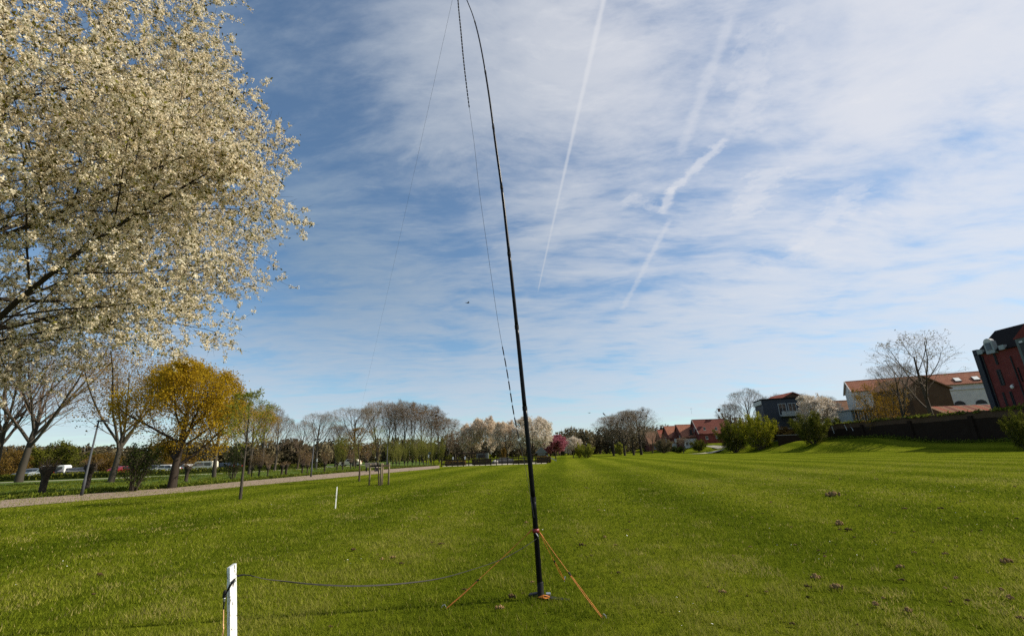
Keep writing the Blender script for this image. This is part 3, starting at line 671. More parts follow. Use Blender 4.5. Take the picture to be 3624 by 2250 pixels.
# --- right side
for px, Y, top, hw, k, lab, mat in [
    (2604, 116, 1478, 58, 'bush1', 'dark left half of the big bush clump on the bank', None), (2692, 110, 1452, 70, 'bush2', 'lime green bush on the bank left of the dark blue building', None),
    (2880, 96, 1446, 62, 'bush1', 'olive green bush on the bank left of the brick wall', None), (2775, 112, 1500, 50, 'bush3', 'brownish shrub between the two green bushes on the bank', None),
    (3634, 55, 1440, 48, 'bush2', 'bright green bush cut off by the right edge', 'bush_green'), (2474, 146, 1550, 30, 'bush2', 'small green bush in front of the white house wall', 'bush_green'),
    (2962, 104, 1470, 34, 'bush1', 'low green shrub behind the left end of the brick wall', None), (2350, 160, 1545, 34, 'bush3', 'brown shrub left of the gabled houses', 'wood_twigs'), (2400, 150, 1575, 30, 'bush1', 'dark green shrub before the gabled houses', 'bush_dark')]:
    place(k, lab, 'bush', px, Y=Y, top=top, hw=hw, name='bush', leafmat_=mat)
place('cherry4', 'white pink blossom tree before the brown gable', 'tree', 2915, Y=112, top=1388, hw=70, name='blossom_tree')
place('sparsebush', 'round golden green tree in front of the white building', 'tree', 3150, Y=88, top=1340, hw=92, name='round_tree')
for px, Y, top, hw, k, lab in [(3318, 80, 1160, 165, 'open1', 'large bare tree behind the brick wall, in front of the brown gable'), (3215, 84, 1275, 90, 'bare1', 'smaller bare tree left of the large bare one behind the wall'),
    (2606, 140, 1420, 52, 'bare3', 'bare tree above the dark bush clump'), (2668, 142, 1370, 66, 'bare1', 'tall bare tree left of the dark blue building'), (2756, 150, 1388, 62, 'bare2', 'bare tree behind the dark blue building'),
    (2845, 158, 1385, 62, 'bare3', 'bare tree behind the brown gable'), (2948, 150, 1392, 40, 'bare1', 'bare tree behind the white pink blossom tree'), (2310, 170, 1520, 50, 'bare2', 'brown bare tree left of the gabled houses'), (2420, 140, 1545, 30, 'bare3', 'small bare tree in front of the gabled houses')]:
    place(k, lab, 'tree', px, Y=Y, top=top, hw=hw)
# ------------------------------------------------------------------ foreground blossom tree
def fore_cherry():
    spec = dict(free=4, env=E(.42, .41, .63, .205, .14), rmin=.0003, trunk_levels=2, levels=[
        lv(len=.70, seg=9, wander=.06, up=.05, r=.0135, taper=.3),
        lv(n=24, t0=.14, ang=66, len=.56, seg=9, wander=.09, up=.035, rr=.44, fall=.45, taper=.2),
        lv(n=12, t0=.12, ang=42, len=.22, seg=6, wander=.13, up=.02, rr=.45, fall=.3),
        lv(n=7, t0=.12, ang=44, len=.10, seg=4, wander=.16, up=.02, rr=.42, fall=.2),
        lv(n=6, t0=.1, ang=42, len=.046, seg=3, wander=.2, up=.02, rr=.55, fall=.1)])
    polys, tips, rng = grow(925, spec); nr = np.random.default_rng(9); S = 16.0
    r = thing('blossom_tree', 'large cream white blossom tree reaching in from the left edge', 'tree', (-12.6, 9.4, 0), 2.6); r.scale = (S, S, S)
    V, Q = tube_arrays([p for p in polys if p[2] <= 2], lambda l, rr: (10, 7, 5)[l]); link('trunk', np_mesh('trunk', V, [Q], ['bark_dark'], smooth=True), r)
    V, Q = tube_arrays([p for p in polys if p[2] > 2], lambda l, rr: 3); link('twigs', np_mesh('twigs', V, [Q], ['bark_dark']), r)
    C = []
    for pts, d in tips:
        P = np.array([tuple(p) for p in pts]); k = nr.integers(3, 6); t = nr.uniform(.1, 1, k)*(len(P)-1); i = np.minimum(t.astype(int), len(P)-2); f = (t-i)[:, None]
        C.append(P[i]*(1-f)+P[i+1]*f+nr.normal(size=(k, 3))*.0017)
    for pts, rr_, lev in polys:
        if lev == 3:
            P = np.array([tuple(p) for p in pts]); t = nr.uniform(.1, 1, 4)*(len(P)-1); i = np.minimum(t.astype(int), len(P)-2); f = (t-i)[:, None]; C.append(P[i]*(1-f)+P[i+1]*f+nr.normal(size=(4, 3))*.0022)
    C = np.concatenate(C); C = C[(C[:, 0]*math.cos(2.6)-C[:, 1]*math.sin(2.6) > -.10) | (nr.uniform(0, 1, len(C)) < .30)]; n = len(C)
    k = 15; FC = np.repeat(C, k, 0)+nr.normal(size=(n*k, 3))*.0021
    a_ = nr.normal(size=FC.shape); a_ /= np.linalg.norm(a_, axis=1, keepdims=True); b_ = np.cross(a_, nr.normal(size=FC.shape)); b_ /= np.linalg.norm(b_, axis=1, keepdims=True)+1e-9; s_ = .00150*nr.uniform(.75, 1.25, (len(FC), 1))
    V = np.stack([FC+a_*s_, FC-a_*s_*.6+b_*s_*.9, FC-a_*s_*.6-b_*s_*.9], 1).reshape(-1, 3); Q = np.arange(3*len(FC)).reshape(-1, 3)
    ct = np.repeat(nr.uniform(0, 1, n), k); tint = np.clip(.45*ct+.6*nr.uniform(0, 1, n*k), 0, 1)
    link('blossom', np_mesh('blossom', V, [Q], ['blossom_cream'], tint=np.repeat(tint, 3)), r)
    LC = np.repeat(C, 2, 0)+nr.normal(size=(n*2, 3))*.0036
    V, Q = leaf_quads(LC, .0026, nr, .4, .45, .4)
    link('young_leaves', np_mesh('young_leaves', V, [Q], ['young_leaf'], tint=np.repeat(nr.uniform(0, 1, len(LC)), 4)), r)
fore_cherry()

# ------------------------------------------------------------------ buildings
def bx(name, c, d, mat, parent=None, rz=0, bevel=0): return MB().box(c, d, rz).obj(name, mat, parent, bevel=bevel)
def window(parent, face, u, z, w, h, bars=1, fr='white_paint', arch=False, pos=0.0, pane='window_glass', sill=True):
    """face 'front': wall y=pos looking -y ; 'left': wall x=pos looking -x"""
    def P(a, o, zz): return (a, pos-o, zz) if face == 'front' else (pos-o, a, zz)
    def S(a, o, zz): return (a, o, zz) if face == 'front' else (o, a, zz)
    b = MB(); t = max(.06, w*.07)
    b.box(P(u-w/2+t/2, .035, z+h/2), S(t, .07, h)); b.box(P(u+w/2-t/2, .035, z+h/2), S(t, .07, h))
    b.box(P(u, .035, z+t/2), S(w-2*t-.004, .07, t)); b.box(P(u, .035, z+h-t/2), S(w-2*t-.004, .07, t))
    for k in range(bars): b.box(P(u-w/2+w*(k+1)/(bars+1), .030, z+h/2), S(t*.7, .05, h-2*t-.004))
    f = b.obj('window', fr, parent)
    MB().box(P(u, .012, z+h/2), S(w-2*t-.01, .012, h-2*t-.01)).obj('pane', pane, f)
    if sill: MB().box(P(u, .07, z-.05), S(w+.2, .14, .08)).obj('sill', fr, f)
    if arch:
        b = MB(); n = 10; ring = []
        prof = [(u+math.cos(math.pi*i/n)*(w/2+.12), z+h+.02+math.sin(math.pi*i/n)*(w/2+.1)) for i in range(n+1)]
        if face == 'front': b.prism(prof, pos-.09, pos-.004, 'y')
        else: b.prism(prof, pos-.09, pos-.004, 'x')
        b.obj('arch', 'dark_trim' if arch == 'dark' else fr, f)
    return f
def gable_house(name, label, O, rz, L, Dp, eave, ridge, wall, roof, over=.35, trim=None):
    r = thing(name, label, 'building', O, rz)
    MB().prism([(0, -1.5), (Dp, -1.5), (Dp, eave), (Dp/2, ridge), (0, eave)], 0, L, 'x').obj('wall', wall, r)
    sl = (ridge-eave)/(Dp/2); th = .16; b = MB(); ov = over
    b.prism([(-ov, eave-ov*sl+.02), (Dp/2, ridge+.02), (Dp/2, ridge+.02+th), (-ov-.02, eave-ov*sl+.02+th*.8)], -.22, L+.22, 'x')
    b.prism([(Dp+ov, eave-ov*sl+.02), (Dp+ov+.02, eave-ov*sl+.02+th*.8), (Dp/2+.004, ridge+.02+th), (Dp/2+.004, ridge+.02)], -.22, L+.22, 'x')
    rf = b.obj('roof', roof, r)
    MB().prism([(Dp/2-.18, ridge+th-.06), (Dp/2+.18, ridge+th-.06), (Dp/2, ridge+th+.12)], -.24, L+.24, 'x').obj('ridge_cap', roof, rf)
    if trim:
        for s in (0, 1):
            a, c = ((-ov, eave-ov*sl), (Dp/2, ridge)) if s == 0 else ((Dp/2, ridge), (Dp+ov, eave-ov*sl))
            MB().prism([(a[0], a[1]-.1), (c[0], c[1]-.1), (c[0], c[1]+.28), (a[0], a[1]+.28)], -.40, -.23, 'x').obj('verge', trim, r)
    return r
def chimney(r, x, y, z, h, mat='brick_house'):
    rf = [c for c in r.children if c.name.startswith('roof')][0]
    c = MB().box((x, y, z+h/2), (.7, .7, h)).box((x, y, z+h+.06), (.86, .86, .12)).obj('chimney', mat, rf)
    return c
def base_at(px, Y, z0=None):
    z = hgt(xat(px, Y, 1), Y) if z0 is None else z0; return Vector((xat(px, Y, z), Y, z))
def zz(px, py, Y): return at(px, py, Y).z
# row of gabled houses far right of centre
def row_house(label, pxl, pxr, Y, py_e, py_r, wall, roof, Dp=9, **k):
    O = base_at(pxl, Y); L = xat(pxr, Y, 5)-xat(pxl, Y, 5)
    return gable_house('gabled_house', label, O, 0, L, Dp, zz((pxl+pxr)/2, py_e, Y)-O.z, zz((pxl+pxr)/2, py_r, Y+Dp/2)-O.z, wall, roof, **k), L
h, L = row_house('tallest red brick house with steep red roof beside the bushes', 2480, 2592, 168, 1531, 1484, 'brick_red', 'tile_dark', trim='concrete')
for u, z in ((2.2, 5.2), (6.4, 5.1), (2.6, 2.0), (6.2, 2.2)): window(h, 'front', u, z, .8, 1.1, 1)
e = MB().box((4.6, 1.9, 8.9), (1.5, 1.2, .12)).obj('roof_window', 'window_glass', h); e.rotation_euler = (0, 0, 0)
chimney(h, 10.6, 4.5, 12.0, 1.0); window(h, 'left', 4.0, 5.0, .9, 1.3, 1)
MB().tube([(.1, 4.5, 11.4), (.1, 4.5, 13.6)], .03, 5).box((.1, 4.5, 13.4), (1.0, .05, .05)).obj('antenna', 'steel', h)
h, L = row_house('house with orange tiled roof and white lower wall left of the tallest red house', 2421, 2476, 171, 1543, 1503, 'brick_house', 'tile_orange', trim='brick_house')
bx('white_wall_panel', (L/2, -.04, 1.6), (L-.7, .06, 4.0), 'white_render', h)
MB().prism([(1.6, 4.6), (4.4, 4.6), (4.2, 5.2), (3.9, 5.3), (3.9, 6.9), (3.3, 6.9), (3.3, 5.3)], .2, 1.2, 'y').obj('chimney', 'dark_trim', h)
window(h, 'left', 2.6, 3.5, 1.0, 1.4, 1); window(h, 'left', 5.8, 3.5, 1.0, 1.4, 1); window(h, 'front', 1.4, 1.2, .9, 1.2, 1, pos=-.075)
h, L = row_house('orange roofed house with small steep dormer gable in the middle of the row', 2376, 2424, 176, 1546, 1508, 'brick_house', 'tile_orange', trim='brick_house')
for cx, hw_, zt in ((1.9, 1.1, 6.6),):
    d = MB().prism([(cx-hw_, 3.0), (cx+hw_, 3.0), (cx+hw_, 4.6), (cx, zt), (cx-hw_, 4.6)], -.6, 2.6, 'y').obj('dormer', 'brick_house', h)
    MB().box((cx, -.63, 3.6), (.9, .06, 1.3)).obj('window', 'white_paint', d)
bx('white_wall_panel', (1.4, -.04, 1.5), (1.6, .06, 2.6), 'white_render', h); window(h, 'left', 4.5, 3.2, 1.1, 1.4, 1); window(h, 'front', 3.8, 1.0, 1.0, 1.3, 1)
h, L = row_house('small orange roofed house at the left end of the row', 2346, 2384, 184, 1556, 1522, 'brick_house', 'tile_red', Dp=8)
window(h, 'front', 1.6, 2.0, 1.0, 1.3, 1); window(h, 'left', 4, 2.6, 1.0, 1.3, 1)
h, L = row_house('low grey roofed house behind the brown trees', 2300, 2352, 196, 1568, 1528, 'brick_house', 'tile_brown', Dp=9)
window(h, 'front', 2.6, 1.0, 1.2, 1.3, 1); window(h, 'front', 4.8, 1.0, 1.2, 1.3, 1)
# dark blue building
O = base_at(2745, 124); r = thing('modern_building', 'dark blue flat roofed building with glazed balcony among bare trees', 'building', O, rad(-14))
W_, top = 9.5, zz(2770, 1412, 124)-O.z
bx('wall', (W_/2-1.5, 4, top/2-1), (W_, 8, top+2), 'blue_black', r); bx('roof', (W_/2-1.5, 3.9, top+.12), (W_+.6, 8.6, .22), 'dark_roof', r)
bx('fascia', (-1.75, 4.0, top-.7), (.3, 7.6, 1.1), 'white_render', r)
bal = bx('balcony', (4.6, -1.0, top-4.6), (4.6, 1.8, .22), 'grey_panel', r)
for k in range(4): bx('glass_panel', (2.85+k*1.17, -1.86, top-3.95), (1.10, .04, 1.05), 'grey_panel', bal)
window(r, 'front', 3.2, top-4.3, 2.0, 3.1, 1, 'grey_panel'); window(r, 'front', 5.6, top-4.3, 2.0, 3.1, 1, 'grey_panel')
for z in (top-5.2, top-8.6, top-11.0): window(r, 'left', 2.4, z, .55, 1.7, 0, 'white_paint', pos=-1.5-W_*0-.755); window(r, 'left', 1.2, z, .55, 1.7, 0, 'white_paint', pos=-2.255)
for z in (top-8.4, top-11.2): window(r, 'front', .9, z, 1.4, 1.7, 1, 'grey_panel')
# brown gable (gable looks at the lawn)
O = base_at(2790, 128); r = thing('brown_gable_building', 'brown brick gable with red brown roof beside the dark blue building', 'building', O, 0)
e_, p_ = zz(2800, 1412, 128)-O.z, zz(2836, 1389, 128)-O.z; W_ = 7.4
MB().prism([(0, -1), (W_, -1), (W_, e_), (W_/2, p_), (0, e_)], 0, 10, 'y').obj('wall', 'brick_brown', r)
MB().prism([(-.7, e_-.35), (W_/2, p_+.02), (W_/2, p_+.26), (-.75, e_-.1)], -.5, 10.4, 'y').prism([(W_+.7, e_-.35), (W_+.75, e_-.1), (W_/2+.004, p_+.26), (W_/2+.004, p_+.02)], -.5, 10.4, 'y').obj('roof', 'tile_red', r)
for u in (1.6, 3.7, 5.8): window(r, 'front', u, e_-2.4, 1.0, 1.6, 1); window(r, 'front', u, e_-5.6, 1.0, 1.6, 1)
# white building with orange tiled roof
O = base_at(3055, 110, 2.8); far_c = Vector((xat(3010, 117, 8), 117, 2.8))
ang = math.atan2(far_c.y-O.y, far_c.x-O.x)-math.pi/2; L = 40
h = gable_house('white_building', 'long white building with orange tiled roof and arched windows', O, ang, L, (far_c-O).length, zz(3052, 1383, 110)-O.z, zz(3020, 1352, 113.5)-O.z, 'cream_render', 'tile_orange', trim='white_render')
ev = zz(3052, 1383, 110)-O.z
window(h, 'left', 3.0, ev-7.0, .75, 3.0, 0, 'white_paint', True); window(h, 'left', 4.2, ev-7.0, .75, 3.0, 0, 'white_paint', True); window(h, 'left', 3.6, ev-.4, .7, .7, 0, 'white_paint', True)
for u in (4, 9, 14, 19, 22.6, 26.0, 29.5, 33): window(h, 'front', u, ev-6.2, 1.7, 1.5, 1, 'white_paint', 'dark')
MB().box((L/2, -.12, ev-1.2), (L, .2, .28)).obj('cornice', 'white_render', h)
for u in (20.2, 23.4, 25.2, 28.6, 31):
    f = MB().box((0, 0, 0), (1.2, 1.6, .12)).obj('skylight', 'dark_trim', h); sl = math.atan2(zz(3020, 1352, 113.5)-O.z-ev, 3.6); f.location = (u, 1.05, ev+1.15*math.tan(sl)*.95+.26); f.rotation_euler = (sl, 0, 0)
    MB().box((0, 0, .07), (1.0, 1.35, .05)).obj('pane', 'glow_white', f)
# small tiled outbuilding left of it
O = base_at(2978, 122, 2.8); h = gable_house('tiled_outbuilding', 'small brown roofed outbuilding behind the white pink blossom tree', O, rad(-10), 5.2, 6, zz(2990, 1456, 122)-O.z, zz(2990, 1420, 125)-O.z, 'cream_render', 'tile_brown')
window(h, 'front', 2.6, 1.2, 1.1, 1.4, 1)
# grey pavilion of upright panels
O = base_at(3035, 103, 2.6); t_ = zz(3045, 1449, 103)-O.z; L = 8.2
r = thing('garden_pavilion', 'grey flat roofed pavilion of upright glazed panels behind the wall', 'building', O, rad(-3))
bx('wall', (L/2, 2.5, t_/2-.8), (L, 4.6, t_+1.2), 'grey_panel', r); bx('roof', (L/2, 2.3, t_+.02), (L+.5, 5.6, .22), 'grey_panel', r)
for k in range(13):
    c = bx('panel', (.45+k*(L-.9)/12, .17, t_/2+.2), ((L-.9)/12*.72, .10, t_-.6), 'window_glass' if k % 3 == 1 else 'green_grey', r)
    bx('mullion', (.45+(k+.5)*(L-.9)/12, .14, t_/2+.2), (.09, .14, t_-.5), 'white_render', r)
# brown gable in front of the white building
O = base_at(3262, 92, 2.8); r = thing('brown_barn', 'tall dark brown brick gable wall behind the large bare tree', 'building', O, rad(4))
W_ = xat(3412, 92, 8)-xat(3258, 92, 8); e_, p_ = zz(3400, 1368, 92)-O.z, zz(3318, 1329, 92)-O.z
MB().prism([(0, -1), (W_, -1), (W_, e_), (W_*.38, p_), (0, e_+.3)], 0, 9, 'y').obj('wall', 'brick_brown', r)
MB().prism([(-.5, e_), (W_*.38, p_+.02), (W_*.38, p_+.24), (-.55, e_+.24)], -.3, 9.3, 'y').prism([(W_+.45, e_-.3), (W_+.5, e_-.05), (W_*.38+.004, p_+.24), (W_*.38+.004, p_+.02)], -.3, 9.3, 'y').obj('roof', 'tile_brown', r)
window(r, 'front', W_*.38, e_-1.4, .9, 1.2, 1, 'dark_trim'); window(r, 'front', W_*.25, 2.0, 1.2, 1.4, 1, 'dark_trim'); window(r, 'front', W_*.75, 2.0, 1.2, 1.4, 1, 'dark_trim')
# low tiled lean-to
O = base_at(3375, 79, 2.8); L = 12; r = thing('lean_to_shed', 'low lean-to with weathered red brown tiles against the red building', 'shed', O, rad(-4))
z0, z1 = zz(3440, 1466, 79)-O.z, zz(3440, 1436, 82)-O.z
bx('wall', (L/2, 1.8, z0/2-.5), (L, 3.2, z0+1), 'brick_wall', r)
for k in range(15):   # tile courses running up the slope
    x0 = -.2+k*(L+.4)/15; MB().prism([(-.3, z0-.1+.012*(k % 2)), (3.6, z1+.012*(k % 2)), (3.6, z1+.16), (-.32, z0+.06)], x0, x0+(L+.4)/15-.03, 'x').obj('roof_panel', ['tile_brown', 'tile_red', 'tile_brown', 'tile_dark'][k % 4], r)
# red brick block at the right edge: its front runs along the lawn
XF = 76.0
U = lambda px, py, X=XF: onX(px, py, X)
far_y = U(3524, 1440).y; near_y = far_y-30; zb = 2.6; ez = U(3500, 1245).z
r = thing('brick_block', 'tall dark red brick block with black roof at the right edge', 'building', (XF, far_y, zb))
def wb(name, x, y0, y1, z0, z1, mat, dx=.08, par=None): return MB().box((x-XF, (y0+y1)/2-far_y, (z0+z1)/2-zb), (dx, abs(y1-y0), z1-z0)).obj(name, mat, par or r)
MB().box((6, -15, (ez-zb)/2-.8), (12, 30, ez-zb+1.6)).obj('wall', 'brick_red', r)
wb('corner_fin', XF-.12, far_y+.35, far_y-.45, zb-1, ez+.7, 'blue_black', .6)
rz_ = U(3512, 1172, 80.0).z
MB().prism([(-.5, ez-zb-.1), (4.2, rz_-zb), (12.5, ez-zb-.1)], -29.8, .1, 'y').obj('roof', 'dark_roof', r)
for px in (3532, ): pass
def patch(name, px0, py0, px1, py1, mat, out=.06, par=None):
    a, b = U(px0, py0), U(px1, py1); return wb(name, XF-out, a.y, b.y, min(a.z, b.z), max(a.z, b.z), mat, .06+out*.0, par)
def recess(px0, py0, px1, py1, mull=1, fr='dark_trim'):
    a, b = U(px0, py0), U(px1, py1); y0, y1 = a.y, b.y; z0, z1 = min(a.z, b.z), max(a.z, b.z); wd = abs(y1-y0)
    f = MB(); t = .10
    for yy in (y0-t/2, y1+t/2): f.box((-.05, yy-far_y, (z0+z1)/2-zb), (.12, t, z1-z0))
    for z in (z0+t/2, z1-t/2): f.box((-.05, (y0+y1)/2-far_y, z-zb), (.12, wd-2*t-.004, t))
    for k in range(mull): f.box((-.045, y0-wd*(k+1)/(mull+1)-far_y, (z0+z1)/2-zb), (.08, .08, z1-z0-2*t-.004))
    w_ = f.obj('window', fr, r); wb('pane', XF-.02, y0-.11, y1+.11, z0+.11, z1-.11, 'window_glass', .02, w_); return w_
recess(3526, 1308, 3560, 1362, 2); recess(3516, 1240, 3531, 1290, 1); 
recess(3551, 1388, 3566, 1436, 0); recess(3578, 1384, 3592, 1434, 0); recess(3602, 1300, 3622, 1350, 2)
for px in (3478, 3577): 
    a = U(px, 1260); b = U(px+32, 1436); MB().tube([(-.12, a.y-far_y, a.z-zb), (-.12, a.y-far_y, .1)], .09, 6).obj('drainpipe', 'dark_trim', r)
# dormer with rounded pale hood
a = U(3511, 1226); d = thing('x', 'x', 'x'); bpy.data.objects.remove(d)
dy = a.y-far_y; dz = ez-zb
dm = MB().box((-.2, dy, dz+.55), (.7, 1.3, 1.9)).obj('dormer', 'grey_panel', r)
prof = [(dy+math.cos(math.pi*i/10)*.62, dz+1.4+math.sin(math.pi*i/10)*.6) for i in range(11)]
MB().prism(prof, -.56, .0, 'x').obj('hood', 'white_render', dm); MB().box((-.57, dy, dz+.7), (.05, .8, 1.1)).obj('pane', 'window_glass', dm)
for s in (-1, 1): MB().box((-.25, dy+s*1.7, dz+.2), (.5, .8, .7)).obj('parapet_panel', 'grey_panel', dm)
a = U(3592, 1368); MB().lathe([(.02, -.3), (.16, -.22), (.24, 0), (.16, .2), (.05, .3)], 10, (-.45, a.y-far_y, a.z-zb)).tube([(-.45, a.y-far_y, a.z-zb+.28), (-.2, a.y-far_y, a.z-zb+.4), (0, a.y-far_y, a.z-zb+.35)], .03, 5).obj('wall_lamp', 'glow_white', r)
# projecting grey bay with red gable
ya = U(3612, 1260, 74.9).y-far_y; bay = MB().box((-.4, ya-3.0, (ez-zb)/2+.4), (1.4, 6.0, ez-zb+.8)).obj('bay', 'green_grey', r)
MB().prism([(ya+.2, ez-zb+.8), (ya-3.0, ez-zb+3.4), (ya-6.2, ez-zb+.8)], -1.2, 2.5, 'x').obj('bay_gable', 'brick_red', bay)
for k in range(4):
    for j in range(4):
        f = MB().box((-1.13, ya-.9-k*1.35, 1.6+j*3.2), (.08, .95, 2.1)).obj('window', 'dark_trim', bay)
for k in range(5): MB().box((-1.14, ya-.7-k*1.1, ez-zb+.2), (.06, .45, .4)).obj('panel', 'white_render', bay)

# ------------------------------------------------------------------ old brick wall on the bank
W0, W1 = 100.0, 26.0
r = thing('brick_wall', 'long dark brick wall in shade on top of the grass bank', 'wall', (0, 0, 0))
def wall_pts(n): return [(wall_x(W0+(W1-W0)*i/n), W0+(W1-W0)*i/n) for i in range(n+1)]
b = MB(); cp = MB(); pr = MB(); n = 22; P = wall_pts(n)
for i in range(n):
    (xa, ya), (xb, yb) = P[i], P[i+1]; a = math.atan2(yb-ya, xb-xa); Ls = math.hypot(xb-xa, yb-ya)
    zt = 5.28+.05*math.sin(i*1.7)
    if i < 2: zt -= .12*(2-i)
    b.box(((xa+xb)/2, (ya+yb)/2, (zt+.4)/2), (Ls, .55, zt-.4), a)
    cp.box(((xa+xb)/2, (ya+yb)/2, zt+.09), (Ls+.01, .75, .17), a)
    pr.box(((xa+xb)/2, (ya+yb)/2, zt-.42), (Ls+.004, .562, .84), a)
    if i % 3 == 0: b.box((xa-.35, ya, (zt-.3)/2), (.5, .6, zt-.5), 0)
b.obj('masonry', 'brick_wall', r); cp.obj('coping', 'brick_brown', r); pr.obj('lit_upper_band', 'brick_brown', r)  # upper band in lighter brick paints in the faint light above the shaded part
nr = np.random.default_rng(4); n = 5200
t = nr.uniform(0, 1, n)**.8; Yp = W0+(W1-W0)*t*.72; Xp = 70-.075*(Yp-61); keep = (np.sin(Yp*.9)+np.sin(Yp*2.3+1)+nr.uniform(-1, 1, n)) > -.3
C = np.stack([Xp+nr.normal(size=n)*.28-.1, Yp, 5.36+np.abs(nr.normal(size=n))*.20-.08], 1)[keep]
V, Q = leaf_quads(C, .15, nr, .5, .7); link('ivy', np_mesh('ivy', V, [Q], ['ivy'], tint=np.repeat(nr.uniform(0, 1, len(C)), 4)), r)
n = 5000; Yp = nr.uniform(W1, W0, n); Xp = 70-.075*(Yp-61)-.4-np.abs(nr.normal(size=n))*.8; C = np.stack([Xp, Yp, [hgt(a_, b_) for a_, b_ in zip(Xp, Yp)]+np.abs(nr.normal(size=n))*.25], 1)
V, Q = leaf_quads(C, .16, nr, 1.0, .35); o = link('wall_foot_weeds', np_mesh('wall_foot_weeds', V, [Q], ['verge_leaf'], tint=np.repeat(nr.uniform(0, 1, n), 4))); o['kind'] = 'stuff'; o['label'] = 'rough weeds growing along the foot of the brick wall'; o['category'] = 'weeds'
def tagline(px, py, strokes, s):
    p = onX(px, py, 66.6); X = wall_x(p.y)-.30; p = onX(px, py, X); b = MB()
    for st in strokes: b.tube([(X-.01, p.y-a*s, p.z+c*s) for a, c in st], .055, 4)
    b.obj('graffiti_tag', 'white_paint', r)
tagline(2990, 1512, [[(0, .6), (.3, .1), (.5, -.6)], [(-.2, .3), (0, .6), (.3, .5)]], .9); tagline(3009, 1511, [[(-.2, .5), (.3, .6), (.0, .1), (.4, -.2), (.7, -.8)]], .9)
tagline(2946, 1518, [[(0, .9), (.1, 0), (.3, -.9)]], 1.0)
tagline(3397, 1482, [[(-.1, .7), (.1, .2), (-.2, 0), (.3, -.1), (.2, -.6), (-.2, -.6)]], .7); tagline(3440, 1476, [[(-.4, -.4), (0, .1), (.2, .6), (.5, .4)], [(.2, .2), (.5, -.3)]], .6)
# low retaining walls left of it
for Y_, px0, px1, z0, z1, lab in [(106, 2752, 2862, 2.3, 3.6, 'low dark retaining wall with pale coping between the bank bushes'), (112, 2765, 2850, 3.0, 5.2, 'upper garden wall with mossy top behind the low retaining wall')]:
    xa, xb = xat(px0, Y_, 3), xat(px1, Y_, 3); o = thing('garden_wall', lab, 'wall', (xa, Y_, 0))
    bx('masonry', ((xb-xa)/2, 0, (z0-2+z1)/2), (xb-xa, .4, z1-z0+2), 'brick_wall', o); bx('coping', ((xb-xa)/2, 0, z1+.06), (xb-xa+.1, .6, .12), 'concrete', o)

# ------------------------------------------------------------------ far woodland, one mass
nr = np.random.default_rng(77); CC = []; TT = []; SS = []; polys = []
def blob(px, Y, hw, h, n, s, z0=0.0):
    s *= 2.0; n = int(n*.55)
    x = xat(px, Y, 2); 
    u = nr.normal(size=(n, 3)); u /= np.linalg.norm(u, axis=1, keepdims=True); u *= nr.uniform(.25, 1, (n, 1))**.5
    c = np.stack([x+u[:, 0]*hw, Y+u[:, 1]*hw*.7, z0+h*.5+u[:, 2]*h*.52], 1); c = c[c[:, 2] > z0]
    CC.append(c); TT.append(np.clip(nr.uniform(.0, .75)+nr.normal(size=len(c))*.18, 0, 1)); SS.append(np.full(len(c), s))
    for k in range(6):
        xx = x+nr.uniform(-.7, .7)*hw; a = nr.uniform(-.1, .1); polys.append(([Vector((xx, Y, z0)), Vector((xx+a*h*.5, Y, z0+h*.5)), Vector((xx+a*h, Y, z0+h*1.02))], [.16, .09, .02], 1))
for px in range(-120, 1200, 20): blob(px+nr.uniform(-9, 9), 150+nr.uniform(-15, 20), 4.5, nr.uniform(5.0, 8.5)*(1.0 if px > 200 else 1.15), 900, .30)
for px in range(1180, 1680, 20): blob(px, 175+nr.uniform(-15, 15), 3.5, nr.uniform(5.5, 9), 700, .28)
for px in range(1640, 1990, 16): blob(px, 190+nr.uniform(-15, 15), 3.5, nr.uniform(5, 8.5), 500, .28)
for px in range(1985, 2420, 13): blob(px, 215+nr.uniform(-15, 20), 4.2, nr.uniform(8.5, 12.5), 800, .30)
for px in range(2560, 2990, 17): blob(px, 190+nr.uniform(-15, 20), 4.5, nr.uniform(8, 12.5), 600, .30, 2.5)
C = np.concatenate(CC); V, Q = leaf_quads(C, np.concatenate(SS)[:, None], nr, .2, .5)
V2, Q2 = tube_arrays(polys, lambda l, r: 3)
o = link('far_woodland', np_mesh('far_woodland', np.concatenate([V, V2]), [Q, Q2+len(V)], ['wood_twigs', 'bark_brown'], np.concatenate([np.zeros(len(Q), int), np.ones(len(Q2), int)]), np.concatenate([np.repeat(np.concatenate(TT), 4), np.zeros(len(V2))])))
o['kind'] = 'stuff'; o['label'] = 'brown leafless woodland along the horizon'; o['category'] = 'woodland'
# ------------------------------------------------------------------ hedge before the car park
HP = [Vector((-128, 46, 0)), Vector((-78, 60, 0)), Vector((-58, 66.5, 0)), Vector((-46, 76, 0)), Vector((-38, 92, 0))]
r = thing('hedge', 'low green hedge in front of the parked cars', 'hedge', (0, 0, 0)); core = MB(); C = []
for a, b in zip(HP[:-1], HP[1:]):
    an = math.atan2(b.y-a.y, b.x-a.x); L = (b-a).length; m_ = (a+b)/2; core.box((m_.x, m_.y, .32), (L, .9, .62), an)
    n = int(L*120); t = nr.uniform(0, 1, n); off = nr.normal(size=n)*.45; hz = nr.uniform(0, 1, n)**.6*.85
    C.append(np.stack([a.x+(b.x-a.x)*t-math.sin(an)*off, a.y+(b.y-a.y)*t+math.cos(an)*off, hz], 1))
core.obj('core', 'hedge_core', r); C = np.concatenate(C); V, Q = leaf_quads(C, .12, nr, .4, .6)
link('foliage', np_mesh('foliage', V, [Q], ['bush_green'], tint=np.repeat(nr.uniform(0, 1, len(C)), 4)), r)
